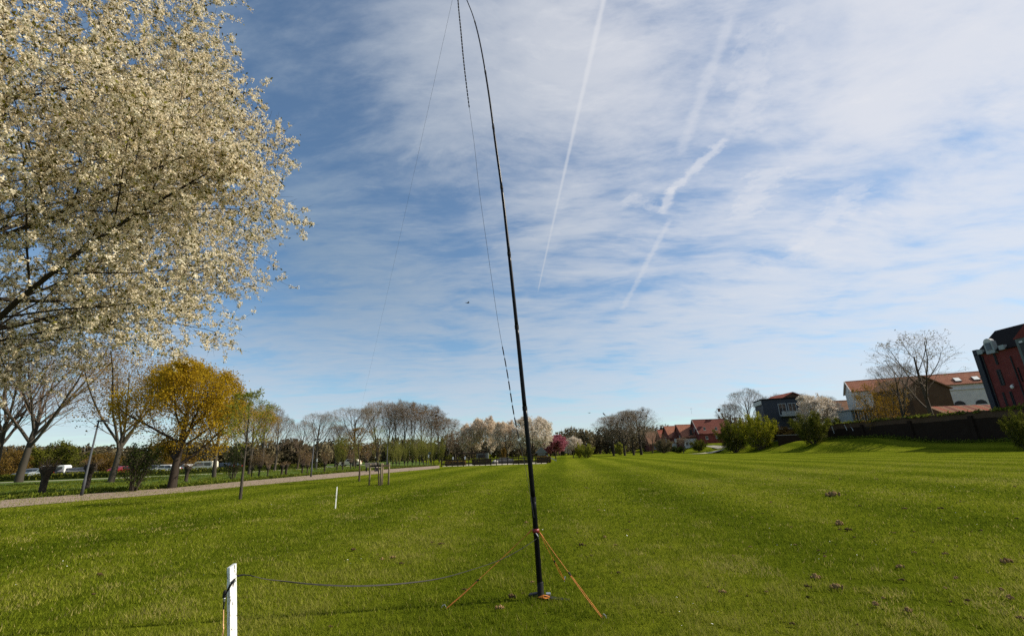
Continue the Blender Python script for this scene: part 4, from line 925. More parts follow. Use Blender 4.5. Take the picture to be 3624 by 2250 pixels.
# taller grasses and weeds along the far edge of the path
C = []
for a, b in zip(far[1:-1], far[2:]):
    L = (b-a).length; n = int(L*130); t = nr.uniform(0, 1, n)[:, None]; q_ = np.array(a)*(1-t)+np.array(b)*t
    off = np.abs(nr.normal(size=n))*.55+.05; d = (b-a).normalized(); q_[:, 0] += -d.y*off; q_[:, 1] += d.x*off; q_[:, 2] = nr.uniform(.02, .28, n)*np.exp(-off*.6); C.append(q_)
C = np.concatenate(C); V, Q = leaf_quads(C, .10, nr, 1.2, .35)
o = link('verge_plants', np_mesh('verge_plants', V, [Q], ['verge_leaf'], tint=np.repeat(nr.uniform(0, 1, len(C)), 4))); o['kind'] = 'stuff'; o['label'] = 'leafy weeds and long grass along the far path edge'; o['category'] = 'weeds'
# rough grass tussocks in the meadow
n = 42000; t = nr.uniform(0, 1, n); A = np.array([tuple(p) for p in far[1:]]); i = np.minimum((t*(len(A)-1)).astype(int), len(A)-2); f = (t*(len(A)-1)-i)[:, None]
q_ = A[i]*(1-f)+A[i+1]*f; dep = nr.uniform(.3, 34, n); q_[:, 0] -= dep*.72; q_[:, 1] += dep*.62; lump = (np.sin(q_[:, 0]*1.7+q_[:, 1])+np.sin(q_[:, 1]*2.1-q_[:, 0]*.6)+nr.normal(size=n)) > .2
q_ = q_[lump]; q_[:, 2] = nr.uniform(.0, .12, len(q_)); V, Q = leaf_quads(q_, .10, nr, 1.6, .22)
o = link('meadow_tussocks', np_mesh('meadow_tussocks', V, [Q], ['verge_leaf'], tint=np.repeat(nr.uniform(.2, 1, len(q_)), 4))); o['kind'] = 'stuff'; o['label'] = 'rough grass tussocks in the meadow'; o['category'] = 'grass'

# ------------------------------------------------------------------ parked cars
def car(label, x, y, rz, paint, van=False, s=1.0):
    r = thing('parked_van' if van else 'parked_car', label, 'van' if van else 'car', (x, y, .02), rz, 'vehicles parked behind the hedge')
    if van: body = [(-2.2, .35), (2.2, .35), (2.25, .75), (2.1, 1.0), (1.35, 1.12), (.75, 1.80), (.55, 1.88), (-2.0, 1.90), (-2.18, 1.75), (-2.25, .9)]
    else: body = [(-2.1, .32), (2.1, .32), (2.15, .62), (2.0, .82), (1.05, .92), (.45, 1.38), (.2, 1.45), (-.95, 1.43), (-1.35, 1.32), (-1.9, .98), (-2.12, .85)]
    b = MB().prism(body, -.86, .86, 'y')
    b.v = [(px*s, py*(1 if pz < 1.0 else (.86 if not van else .93)), pz*s) for px, py, pz in b.v]
    b.obj('body', paint, r, bevel=.05)
    gl = [[(-1.95, 1.15), (-.75, 1.15), (-.75, 1.68), (-1.9, 1.68)], [(-.62, 1.15), (.25, 1.15), (.25, 1.68), (-.62, 1.68)], [(.36, 1.15), (1.08, 1.15), (.66, 1.66), (.36, 1.66)]] if van else [[(-1.3, .98), (-.42, .98), (-.42, 1.34), (-1.02, 1.34)], [(-.32, .98), (.82, .98), (.30, 1.36), (-.32, 1.36)]]
    for sd in (-1, 1):
        for p in gl: 
            k = MB().prism(p, sd*.80, sd*.845, 'y'); k.v = [(a*s, c*(1 if z < 1.0 else .97 if not van else 1.0), z*s) for a, c, z in k.v]; k.obj('window', 'window_glass', r)
    fr = [(.52, 1.38), (1.05, .95), (1.10, .99), (.57, 1.42)] if not van else [(.80, 1.78), (1.36, 1.15), (1.41, 1.19), (.85, 1.82)]
    MB().prism([(a*s, z*s) for a, z in fr], -.68, .68, 'y').obj('windscreen', 'window_glass', r)
    for sx in (-1.3, 1.35):
        for sy in (-.80, .80):
            wheel = MB(); wheel.tube([(sx*s, sy-.1, .31), (sx*s, sy-.09, .31), (sx*s, sy+.09, .31), (sx*s, sy+.1, .31)], [.27, .31, .31, .27], 14); ww = wheel.obj('wheel', 'tyre', r)
            MB().tube([(sx*s, sy-.11, .31), (sx*s, sy+.11, .31)], .17, 10).obj('rim', 'steel', ww)
    for sy in (-.62, .62):
        bx('headlight', (2.10*s, sy, .70*s), (.12, .34, .16), 'glow_white', r); bx('tail_light', (-2.12*s, sy, .82*s), (.10, .26, .22), 'lamp_red', r)
    return r
def park(px, Y, rz, paint, label, van=False, s=1.0): return car(label, xat(px, Y, .8), Y, rz, paint, van, s)
park(176, 70, rad(195), 'car_white', 'white van seen behind the leftmost pollard', True, .98); park(118, 70, rad(190), 'car_silver', 'silver car left of the white van', False, 1.05)
park(238, 71, rad(75), 'car_dark', 'dark car right of the white van'); park(285, 73, rad(80), 'car_dark', 'dark car just left of the lamp post')
park(438, 74, rad(85), 'car_red', 'dark red car left of the ivy thicket'); park(582, 74, rad(190), 'car_white', 'white car left of the golden maple trunk'); park(552, 84, rad(185), 'car_silver', 'silver car behind the white car near the golden maple')
park(652, 80, rad(170), 'car_white', 'white car right of the golden maple trunk'); park(716, 78, rad(180), 'car_cream', 'cream small van right of the golden maple', True, .95)
park(778, 84, rad(180), 'car_dark', 'dark car right of the cream van'); park(808, 88, rad(185), 'car_dark', 'dark car farthest right in the car park'); park(1240, 96, rad(180), 'car_cream', 'cream car glimpsed behind the red leafed young tree')

# ------------------------------------------------------------------ lamps, signs, bench
def lamp(px, py, top, label):
    p = gnd(px, py); h = at(px+40, top, p.y).z; r = thing('lamp_post', label, 'lamp post', p, 0, 'lamp posts along the path')
    MB().tube([(0, 0, -.05), (0, 0, .9), (0, 0, .92), (0, 0, h)], [.075, .072, .055, .042], 12).obj('pole', 'lamp_grey', r, smooth=True)
    MB().box((.26, 0, h+.03), (.62, .16, .09)).obj('lamp_head', 'dark_trim', r, bevel=.02); bx('lens', (.34, 0, h-.024), (.36, .11, .012), 'glow_white', r)
    bx('door', (0, -.078, .55), (.06, .01, .3), 'dark_trim', r); return r
lamp(288, 1753, 1492, 'tall grey lamp post between the two left pollards'); lamp(1100, 1687, 1555, 'slim lamp post in the middle of the pollards'); lamp(1368, 1658, 1567, 'distant lamp post right of the tree guard')
def sign(px, Y, y0, y1, label, wpx=5, topper=False):
    p = base_at(px, Y); z0, z1 = at(px, y1, Y).z, at(px, y0, Y).z; w_ = wpx*Y/F; r = thing('marker_sign', label, 'sign', p)
    MB().tube([(0, 0, -.05), (0, 0, z1)], .04, 6).obj('post', 'lamp_grey', r); bx('plate', (0, -.06, (z0+z1)/2), (w_, .05, z1-z0), 'white_paint', r)
    if topper: bx('top_plate', (.15, -.06, z1+.25), (w_*2, .05, .3), 'green_grey', r)
sign(1119, 70, 1622, 1633, 'small white sign right of the second lamp post', 4); sign(1516, 80, 1608, 1618, 'white sign with green plate at the far pollard row', 4, True)
sign(1603, 72, 1616, 1630, 'left white marker board before the play area', 5); sign(1646, 73, 1614, 1629, 'right white marker board before the play area', 5)
p = gnd(1187, 1800); h = at(1190, 1724, p.y).z
r = thing('marker_stake', 'thin white wooden stake standing alone on the lawn', 'stake', p, .5); bx('shaft', (0, 0, h/2-.1), (.035, .035, h+.2), 'white_chipped', r); MB().prism([(-.0175, h), (.0175, h), (0, h+.03)], -.0175, .0175).obj('tip', 'white_chipped', r)
# tree guard
p = gnd(1340, 1717); r = thing('tree_guard', 'wooden tree guard of round posts with top rail around the young tree', 'tree guard', p)
hg = at(1340, 1640, p.y).z; pts = [(-.60, .15), (.20, -.35), (.48, .30), (.06, .42)]
for a, c in pts: MB().tube([(a, c, -.1), (a, c, hg-.02), (a, c, hg+.02)], [.055, .05, .03], 9).obj('post', 'stake_wood', r, smooth=True)
for (a, c), (d, e) in ((pts[0], pts[1]), (pts[1], pts[2]), (pts[2], pts[3]), (pts[3], pts[0])):
    L = math.hypot(d-a, e-c); MB().box(((a+d)/2, (c+e)/2, hg-.12), (L+.1, .03, .10), math.atan2(e-c, d-a)).obj('rail', 'dark_wood', r)
MB().tube([(.18, -.3, hg-.35), (.05, -.05, hg-.33), (0, .05, hg-.35)], .015, 5).obj('tie_strap', 'dark_trim', r)
# bench and bin by the path
p = gnd(1318, 1668); r = thing('park_bench', 'pale wooden bench beside the path behind the tree guard', 'bench', p, rad(150))
for k in range(4): bx('seat_slat', (0, -.28+k*.15, .46), (1.8, .12, .05), 'pale_wood', r)
for k in range(3): 
    o = bx('back_slat', (0, .30+k*.04, .62+k*.16), (1.8, .04, .13), 'pale_wood', r)
for s in (-.75, .75): bx('leg', (s, -.24, .21), (.08, .08, .44), 'dark_trim', r); bx('leg', (s, .24, .45), (.08, .08, .92), 'dark_trim', r)
p = gnd(1333, 1667); r = thing('litter_bin', 'dark blue litter bin beside the pale bench', 'bin', p); MB().lathe([(.24, 0), (.26, .05), (.28, .85), (.30, .88), (.30, .95), (.22, 1.0), (.05, 1.02)], 14).obj('body', 'bin_blue', r, smooth=True); bx('opening', (0, -.285, .72), (.3, .03, .14), 'dark_trim', r)
# ------------------------------------------------------------------ play area behind the low fence
FA, FB = gnd(1562, 1651), gnd(1936, 1640); fd = FB-FA; nF = 19
r = thing('low_fence', 'low dark wooden fence around the play area', 'fence', FA)
for k in range(nF+1): bx('post', (fd.x*k/nF, fd.y*k/nF, .48), (.12, .12, 1.0), 'dark_wood', r)
an = math.atan2(fd.y, fd.x)
for z in (.35, .85):
    for k in range(nF): bx('rail', (fd.x*(k+.5)/nF, fd.y*(k+.5)/nF-.08, z), (fd.length/nF-.02, .05, .16), 'dark_wood', r, an)
pa = strip('play_area', [FA+Vector((0, .4, 0)), FB+Vector((0, .4, 0))], [FA+Vector((-1, 12, 0)), FB+Vector((1, 12, 0))], .014, 'path_pale'); pa['label'] = 'pale gravel of the play area'
for k, (px, w_, h_, lab) in enumerate([(1612, 3.2, .70, 'clipped dark hedge block at the left end of the fence'), (1705, 3.0, .95, 'brownish hedge block right of the white marker boards'), (1925, 2.2, .95, 'brown hedge block at the right end of the fence'), (1845, 2.2, .6, 'low dark hedge block left of the mast foot line')]):
    p = base_at(px, 71.5); r = thing('hedge_block', lab, 'hedge', p); n = 700
    C = np.stack([nr.uniform(-w_/2, w_/2, n), nr.uniform(-.5, .5, n), nr.uniform(0, h_, n)], 1); V, Q = leaf_quads(C, .10, nr, .2, .6)
    link('foliage', np_mesh('foliage', V, [Q], ['bush_green' if k % 2 else 'bush_rust'], tint=np.repeat(nr.uniform(0, 1, n), 4)), r); bx('core', (0, 0, h_*.45), (w_*.94, .8, h_*.88), 'dark_wood', r)
Y_ = 76
p = base_at(1665, Y_); r = thing('pergola', 'dark wooden pergola frame in the play area', 'pergola', p); hp = at(1665, 1605, Y_).z; wp = 2.2
for a in (-wp, wp):
    for c in (0, 2): bx('post', (a, c, hp/2), (.14, .14, hp), 'dark_wood', r)
for c in (0, 2): bx('beam', (0, c, hp+.10), (wp*2+.8, .12, .18), 'dark_wood', r)
for k in range(6): bx('cross_beam', (-wp+.2+k*(2*wp-.4)/5, 1, hp+.25), (.08, 2.6, .11), 'dark_wood', r)
p = base_at(1707, 77); r = thing('louvred_kiosk', 'dark louvred kiosk under the cream blossom', 'kiosk', p); hk = at(1707, 1600, 77).z
bx('wall', (0, 1, hk/2), (1.9, 1.9, hk), 'green_grey', r); bx('roof', (0, 1, hk+.06), (2.2, 2.2, .12), 'dark_roof', r)
for k in range(6): bx('louvre', (-.1, .02, .5+k*(hk-.8)/6), (1.2, .08, .22), 'dark_trim', r)
p = base_at(1786, 74.5); r = thing('skate_ramp', 'grey skate ramp with pale edges behind the fence', 'ramp', p); hk = at(1786, 1622, 74.5).z
MB().prism([(-2.3, 0), (2.3, 0), (1.0, hk-.15), (-.9, hk-.15)], 0, 3).obj('body', 'skate_grey', r)
MB().prism([(-2.45, .0), (-2.2, .0), (-.85, hk-.12), (-1.0, hk-.02)], -.05, -.004).obj('edge', 'concrete', r); MB().prism([(2.2, 0), (2.45, 0), (1.1, hk-.02), (.95, hk-.12)], -.05, -.004).obj('edge', 'concrete', r)
bx('platform', (0, 1.5, hk-.05), (1.6, 3, .18), 'pale_wood', r); bx('panel', (0, -.04, .75), (1.6, .05, .35), 'concrete', r)
p = base_at(1918, 76); r = thing('play_tower', 'grey play tower with pointed roof under the blossom', 'play tower', p); hk = at(1918, 1602, 76).z
for a, c in ((-.7, 0), (.7, 0), (-.7, 1.4), (.7, 1.4)): bx('post', (a, c, hk/2), (.13, .13, hk), 'dark_wood', r)
bx('deck', (0, .7, 1.0), (1.6, 1.6, .12), 'dark_wood', r); MB().prism([(-1.0, hk), (1.0, hk), (0, hk+.9)], -.3, 1.7).obj('roof', 'green_grey', r); bx('panel', (0, -.09, 1.5), (1.25, .04, .8), 'green_grey', r)
MB().prism([(.75, 1.0), (.9, 1.1), (2.4, .25), (2.4, .1)], .3, 1.0).obj('slide', 'steel', r)
for px, lab in ((1752, 'small round boulder beside the skate ramp'), (1826, 'pale boulder right of the skate ramp')):
    p = base_at(px, 73.5); me = bpy.data.meshes.new('boulder'); bm = bmesh.new(); bmesh.ops.create_icosphere(bm, subdivisions=3, radius=.55); g = random.Random(px)
    ph = [g.uniform(0, 6) for _ in range(6)]
    for v in bm.verts: v.co *= 1+.13*math.sin(v.co.x*5+ph[0])+.10*math.sin(v.co.y*7+ph[1])+.06*math.sin(v.co.z*9+ph[2]); v.co.z *= .75
    bm.to_mesh(me); bm.free(); me.materials.append(M['concrete']); tag(link('boulder', me, None, p+Vector((0, 0, .2))), lab, 'boulder')

# ------------------------------------------------------------------ the mast
def spline(pts, n):
    pts = [Vector(p) for p in pts]; out = []
    for i in range(len(pts)-1):
        p0 = pts[max(i-1, 0)]; p1 = pts[i]; p2 = pts[i+1]; p3 = pts[min(i+2, len(pts)-1)]
        for k in range(n):
            t = k/n; out.append(.5*((2*p1)+(p2-p0)*t+(2*p0-5*p1+4*p2-p3)*t*t+(3*p1-p0-3*p2+p3)*t**3))
    out.append(pts[-1]); return out
K = 3624/2435.0
MY = gnd(1913, 2118).y
mp = [at(x*K, y*K, MY) for x, y in ((1286, 1424), (1276, 1285), (1263, 1130), (1245, 940), (1227, 760), (1210, 598), (1194, 455), (1178, 340), (1161, 215), (1143, 110), (1127, 45), (1109, -2), (1088, -55))]
mp[0].z = 0; mp = spline(mp, 6); mr = thing('antenna_mast', 'tall black telescopic antenna mast leaning and bending to the left', 'mast', mp[0]); base = mp[0]
cum = [0]
for a, b in zip(mp[:-1], mp[1:]): cum.append(cum[-1]+(b-a).length)
tot = cum[-1]; NS = 9
def along(s):
    for i in range(len(cum)-1):
        if cum[i+1] >= s: return mp[i].lerp(mp[i+1], (s-cum[i])/(cum[i+1]-cum[i]+1e-9))
    return mp[-1]
for k in range(NS):
    s0, s1 = tot*k/NS-(0 if k == 0 else .06), tot*(k+1)/NS; r0 = .0285*(1-k/NS)**.85+.0035; r1 = r0*.93
    pp = [along(s0+(s1-s0)*i/8)-base for i in range(9)]
    sec = MB().tube(pp, [r0+(r1-r0)*i/8 for i in range(9)], 16).obj('mast_section', 'mast_black', mr, smooth=False)
    sec.data.polygons.foreach_set('use_smooth', np.array([len(p.vertices) == 4 for p in sec.data.polygons]))
    e = along(s1)-base; e2 = along(s1-.05)-base; MB().tube([e2, e], r1*1.13, 16).obj('collar', 'black_plastic', sec)
ring = along(.70)-base; MB().tube([ring-Vector((0, 0, .03)), ring-Vector((0, 0, .028)), ring+Vector((0, 0, .01)), ring+Vector((0, 0, .012))], [.030, .040, .040, .030], 16).obj('guy_ring', 'red_ring', mr, smooth=True)
MB().tube([ring+Vector((-.01, -.02, -.02)), ring+Vector((.004, -.045, -.035)), ring+Vector((.02, -.045, -.06)), ring+Vector((.028, -.03, -.085))], .007, 6).obj('ring_clip', 'steel', mr)
MB().lathe([(.034, .0), (.044, .01), (.044, .045), (.036, .06), (.036, .16), (.031, .17)], 16, (0, 0, 0)).obj('foot_socket', 'black_plastic', mr, smooth=True)
f = MB().box((.17, -.02, .025), (.30, .085, .022)).obj('foot_plate', 'black_plastic', mr, bevel=.006); f.rotation_euler = (0, rad(5), rad(-12))
f = MB().box((-.075, .02, .035), (.11, .09, .05)).obj('foot_plate', 'black_plastic', mr, bevel=.008); f.rotation_euler = (0, rad(-8), rad(-10))
f = MB().box((.085, -.02, .05), (.05, .06, .022)).obj('latch', 'steel', mr, bevel=.004)
# guy ropes
def rope(p0, p1, label, frac):
    r = thing('guy_rope', label, 'rope', p1, 0, 'orange guy ropes of the mast'); a = p0-p1; mid = a*(1-frac); side = a.cross(Vector((0, 0, 1))).normalized()*.011
    MB().tube([a, a*(1-frac*.5)-Vector((0, 0, .004)), mid], .0034, 6).obj('upper_strand', 'orange_rope', r)
    for s in (-1, 1): MB().tube([mid+side*s*.5, mid*.5+side*s, Vector((0, 0, .012))+side*s*.6], .0034, 6).obj('lower_strand', 'orange_rope', r)
    d = a.normalized(); MB().tube([mid-d*.022, mid, mid+d*.022], .009, 6).obj('tensioner', 'black_plastic', r)
    MB().tube([a-d*.0, a-d*.03, a-d*.08], [.006, .008, .005], 6).obj('knot', 'orange_rope', r)
    out = Vector((-a.x, -a.y, 0)).normalized(); MB().tube([out*.02+Vector((0, 0, .05)), Vector((0, 0, .015)), -out*.06+Vector((0, 0, -.12))], .004, 6).tube([out*.02+Vector((0, 0, .05)), out*.045+Vector((0, 0, .04)), out*.05+Vector((0, 0, .02))], .004, 6).obj('peg', 'steel', r)
R0 = base+ring
rope(R0+Vector((.045, -.02, -.03)), gnd(2132, 2190), 'orange guy rope running from the mast to the lower right', .52); rope(R0+Vector((.04, .02, -.03)), gnd(1998, 2056), 'shorter orange guy rope behind, right of the mast', .58)
rope(R0+Vector((-.045, 0, 0)), gnd(1580, 2156), 'faint orange guy rope running from the mast to the lower left', .66)
MB().tube(spline([base+Vector(v) for v in ((.02, -.10, .03), (.07, -.12, .05), (.09, -.09, .02), (.03, -.12, .06), (-.01, -.10, .02), (.05, -.13, .025))], 5), .006, 6)
c = MB().tube(spline([Vector(v) for v in ((-.03, -.06, .03), (.02, -.10, .06), (.07, -.09, .05), (.09, -.06, .03), (.04, -.11, .035), (-.02, -.09, .04), (.03, -.12, .05))], 5), .007, 6).obj('cord_bundle', 'orange_rope'); c.location = base; tag(c, 'tangle of orange cord lying at the mast foot', 'cord')
# antenna wires
tip = mp[-1]
wl = [tip]+[at(x*K, y*K, MY-.04) for x, y in ((1089, 0), (1096, 75), (1103, 150), (1115, 250), (1128, 345), (1140, 455), (1163, 620), (1185, 770), (1206, 885), (1222, 985), (1238, 1060), (1249, 1110), (1259, 1165), (1270, 1230))]
wl = spline(wl, 4); r = thing('antenna_wire', 'thin dark wire with dashed thick tape hanging beside the mast', 'wire', base)
MB().tube([p-base for p in wl], .0022, 5).obj('strand', 'wire_dark', r)
wc = [0]
for a, b in zip(wl[:-1], wl[1:]): wc.append(wc[-1]+(b-a).length)
def wal(s):
    for i in range(len(wc)-1):
        if wc[i+1] >= s: return wl[i].lerp(wl[i+1], (s-wc[i])/(wc[i+1]-wc[i]+1e-9))
    return wl[-1]
def dash(s0, n, step, ln, rr):
    for k in range(n):
        s = s0+k*step; MB().tube([wal(s)-base, wal(s+ln/2)-base, wal(s+ln)-base], rr*(1-.35*abs(k/n-.45)), 6).obj('tape_wrap', 'black_plastic', r)
dash(.22, 36, .072, .044, .0125); tw = wc[-1]; dash(tw-2.05, 9, .15, .11, .009)
MB().tube([tip-base, tip-base+Vector((-.02, 0, -.06))], .008, 6).obj('top_clip', 'black_plastic', r)
e0 = at(1279, 1440, 32.8); o = MB().tube(spline([tip, tip.lerp(e0, .33)+Vector((0, 0, -.10)), tip.lerp(e0, .66)+Vector((0, 0, -.10)), e0], 8), .0019, 4).obj('sloping_wire', 'wire_dark'); tag(o, 'very thin wire sloping from the mast top towards the left trees', 'wire')
# ------------------------------------------------------------------ white stake, feed cable and lead
sp_ = at(820, 1996, 3.55); SX, SY, SZ = sp_
TILT = rad(9)
st = thing('white_stake', 'white painted wooden stake with flaking paint in the foreground', 'stake', (SX+SZ*math.tan(TILT), SY, 0), 0); st.rotation_euler = (Matrix.Rotation(-TILT, 3, 'Y') @ Matrix.Rotation(rad(55), 3, 'Z')).to_euler()
b = MB(); hw = .0225
b.prism([(-hw, -.15), (hw, -.15), (hw, SZ+.012), (-hw, SZ-.006)], -hw, hw); o = b.obj('shaft', 'white_chipped', st, bevel=.002)
bx('nail', (.008, -hw-.004, SZ-.10), (.012, .01, .012), 'steel', st)
pc = [(1899, 1905, 5.55), (1850, 1938, 5.45), (1780, 1976, 5.3), (1690, 2008, 5.1), (1560, 2045, 4.85), (1420, 2064, 4.6), (1270, 2072, 4.32), (1120, 2067, 4.05), (1010, 2056, 3.86), (940, 2048, 3.74), (890, 2036, 3.65), (862, 2033, 3.59), (842, 2037, 3.56)]
cpts = spline([at(*p) for p in pc], 5); r = thing('feed_cable', 'grey flat feed cable sagging from the mast to the white stake', 'cable', cpts[-1]); o0 = cpts[-1]
nn = len(cpts); i1 = int(nn*.70); 
def ribbon(pts, wid, th, tw):
    V = []; Fc = []; n = len(pts)
    for k, p in enumerate(pts):
        t = (pts[min(k+1, n-1)]-pts[max(k-1, 0)]).normalized(); a = t.cross(Vector((0, 0, 1))).normalized(); b_ = a.cross(t)
        an = tw(k/n); u = a*math.cos(an)+b_*math.sin(an); v = t.cross(u); ww = wid(k/n)
        for s1, s2 in ((-1, -1), (1, -1), (1, 1), (-1, 1)): V.append(tuple(p-o0+u*ww*s1+v*th*s2))
    for k in range(n-1):
        for q in range(4): Fc.append((4*k+q, 4*k+(q+1) % 4, 4*k+4+(q+1) % 4, 4*k+4+q))
    Fc += [(0, 1, 2, 3), (4*n-4, 4*n-3, 4*n-2, 4*n-1)]; return V, Fc
b = MB(); b.v, b.f = ribbon(cpts[:i1+8], lambda t: .0018+.0042*math.sin(math.pi*min(1, max(0, t)))**1.3, .0022, lambda t: 1.4+5*t); b.obj('ribbon', 'grey_tape', r)
MB().tube([p-o0 for p in cpts[i1+7:]], [.0035+.0075*max(0, (k/(nn-i1-8)-.45)) for k in range(nn-i1-7)], 7).obj('sleeve', 'black_plastic', r)
loop = [cpts[-1]-o0, Vector((SX+.02, SY+.05, cpts[-1].z-.005))-o0, Vector((SX-.022, SY+.04, cpts[-1].z-.012))-o0]
fr1 = [at(829, 2050, 3.49)-o0, at(815, 2070, 3.475)-o0, at(804, 2092, 3.48)-o0, at(797, 2105, 3.50)-o0]
MB().tube(spline(loop, 4), .005, 6).obj('wrap', 'black_plastic', r); MB().tube(spline([Vector((SX+.035, SY+.01, cpts[-1].z-.015))-o0]+fr1, 4), [.004]*4+[.008]*8+[.004]*5, 7).obj('strap', 'black_plastic', r)
c0 = at(797, 2087, 3.50)-o0; c1_ = at(794, 2113, 3.50)-o0; MB().tube([c0, c0.lerp(c1_, .15), c0.lerp(c1_, .8), c1_], [.006, .011, .014, .010], 8).obj('connector', 'black_plastic', r)
c2_ = at(793, 2127, 3.50)-o0; MB().tube([c1_, c1_.lerp(c2_, .2), c2_], [.006, .008, .006], 8).obj('connector_sleeve', 'steel', r)
c3_ = at(791, 2155, 3.50)-o0; MB().tube([c2_, c3_], .005, 7).obj('boot', 'black_plastic', r)
c4_ = at(785, 2260, 3.46)-o0; c5_ = Vector((c4_.x-.03, c4_.y-.03, -o0.z+.01)); MB().tube(spline([c3_, c3_.lerp(c4_, .5)+Vector((.004, 0, 0)), c4_, c5_], 5), .0036, 6).obj('lead', 'copper', r)

# ------------------------------------------------------------------ birds
def bird(label, p, rz, pitch, flying, s=1.0):
    r = thing('crow', label, 'bird', p, rz); r.scale = (s, s, s); r.rotation_euler = (0, pitch, rz)
    MB().tube([(-.34, 0, -.01), (-.22, 0, 0), (-.1, 0, .01), (.05, 0, .02), (.15, 0, .05), (.20, 0, .075), (.25, 0, .07), (.31, 0, .055)], [.03, .04, .075, .085, .06, .05, .035, .006], 8).obj('body', 'crow', r, smooth=True)
    for sd in (-1, 1):
        if flying: w_ = [(.10, .05*sd, .03), (.12, .28*sd, .12), (.05, .52*sd, .10), (-.10, .30*sd, .10), (-.08, .05*sd, .03)]
        else: w_ = [(.10, .08*sd, .05), (.0, .10*sd, .04), (-.28, .06*sd, -.02), (-.12, .09*sd, -.01), (.05, .09*sd, -.01)]
        b = MB(); i = 0; b.v = w_+[(x, y, z-.012) for x, y, z in w_]; b.f = [(0, 1, 2, 3, 4), (9, 8, 7, 6, 5)]+[(k, 5+k, 5+(k+1) % 5, (k+1) % 5) for k in range(5)]; b.obj('wing', 'crow', r)
    MB().prism([(-.30, 0), (-.46, .0), (-.46, .015), (-.30, .02)], -.05, .05).obj('tail', 'crow', r)
bird('small dark bird flying left of the mast', at(1656, 1072, 60), .4, 0, True, .9); bird('tiny dark bird flying above the nest trees', at(2086, 1461, 110), 2.0, .1, True, 1.0)
bird('black crow perched on the leftmost big nest tree', at(2138, 1466, 132), 2.6, -.7, False, 2.2)

# ------------------------------------------------------------------ soil clods on the lawn
def clod_mesh(seed, mat):
    g = random.Random(seed); bm = bmesh.new()
    for k in range(17):
        a = g.uniform(0, 6.28); q_ = g.random()**.7; r_ = g.uniform(.16, .40)*(1.1-.6*q_)
        mt = Matrix.Translation((math.cos(a)*q_*.95, math.sin(a)*q_*.6, .16*(1-q_)+.02)) @ Matrix.Rotation(g.uniform(0, 6), 4, Vector((g.random(), g.random(), g.random()))) @ Matrix.Diagonal((r_, r_*g.uniform(.6, 1), r_*g.uniform(.45, .8), 1))
        bmesh.ops.create_icosphere(bm, subdivisions=2 if k < 6 else 1, radius=1, matrix=mt)
    for v in bm.verts: v.co += Vector((g.uniform(-.035, .035), g.uniform(-.035, .035), g.uniform(-.03, .03)))
    me = bpy.data.meshes.new('soil_clod'); bm.to_mesh(me); bm.free(); me.materials.append(M[mat]); return me
CM = [clod_mesh(i, 'soil') for i in range(4)]+[clod_mesh(10+i, 'soil_dark') for i in range(3)]
q6 = .4614
big_c = [(840, 980, 62, 'large crumbly brown soil clod, left one of the big pair on the right lawn'), (1010, 1060, 74, 'large pale topped soil clod, right one of the big pair'), (130, 1090, 46, 'brown clod of soil left of the big pair'), (1300, 1190, 50, 'brown clod below the big pair with a pale speck'),
   (1550, 1240, 54, 'dark brown clod near the bottom right corner of the lawn'), (2310, 855, 72, 'long flat pale clod near the right edge'), (1495, 900, 50, 'greyish clod right of the big pair'), (2335, 1140, 52, 'low brown clod at the lower right edge'), (980, 340, 85, 'wide patch of dry crumbled soil in the middle distance right'), (1020, 560, 62, 'brown flat clod in the middle of the right lawn'), (2410, 1295, 40, 'pale clod at the bottom right corner')]
def clod(px, py, size, label, k, g):
    p = gnd(px, py); s = size*p.y/F*.5; o = link('soil_clod', CM[k]); o.location = (p.x, p.y, .028); o.scale = (s, s, s*1.5); o.rotation_euler = (0, 0, g.uniform(-.5, .5))
    tag(o, label, 'clod', 'soil clods scattered over the lawn')
g = random.Random(8)
for x, y, s, lab in big_c: clod(2500+x*q6, 1600+y*q6, s*q6*1.3, lab, g.randrange(4), g)
small = [(2500+x*q6, 1600+y*q6, s*q6*1.3) for x, y, s in [(465, 1090, 25), (1500, 1000, 35), (1600, 785, 30), (1840, 795, 35), (1925, 985, 35), (1835, 1065, 30), (1880, 1170, 25), (2010, 1160, 30), (2270, 1075, 35), (860, 770, 25), (685, 725, 22), (340, 740, 22), (1525, 440, 30), (1800, 440, 30), (2385, 520, 25), (1740, 705, 20), (1090, 605, 40), (495, 390, 20), (1025, 605, 20), (1445, 630, 20), (780, 1050, 40), (1160, 1350, 20), (660, 1340, 30), (1360, 1140, 25), (910, 815, 25), (650, 585, 15), (1180, 420, 20), (350, 510, 18), (1720, 390, 15), (2370, 270, 20)]]
small += [(x, y, s*1.3) for x, y, s in [(1862, 1853, 12), (1352, 1985, 14), (1390, 1980, 18), (1420, 2000, 14), (1560, 1930, 15), (1530, 1925, 12), (1812, 2120, 26), (2180, 1935, 12), (2220, 1880, 10), (2190, 2034, 14), (2120, 1808, 10), (2140, 1905, 12), (2060, 1935, 20), (1642, 2095, 14), (1885, 2068, 12), (1168, 2228, 14), (350, 2040, 18), (330, 2110, 12), (1250, 1950, 16), (1770, 2160, 26)]]
bands = [('nearest', 2090, 9999), ('near', 1990, 2090), ('middle', 1900, 1990), ('far', 1800, 1900), ('farthest', 0, 1800)]
for bn, lo, hi in bands:
    row = sorted(c for c in small if lo <= c[1] < hi)
    for k, (x, y, s) in enumerate(row):
        clod(x, y, s, 'small soil clod, %s of %d from the left in the %s band of the lawn' % (ORD[k] if k < 14 else 'last', len(row), bn), g.choice([0, 1, 3, 4, 5, 6]), g)
bm = bmesh.new()
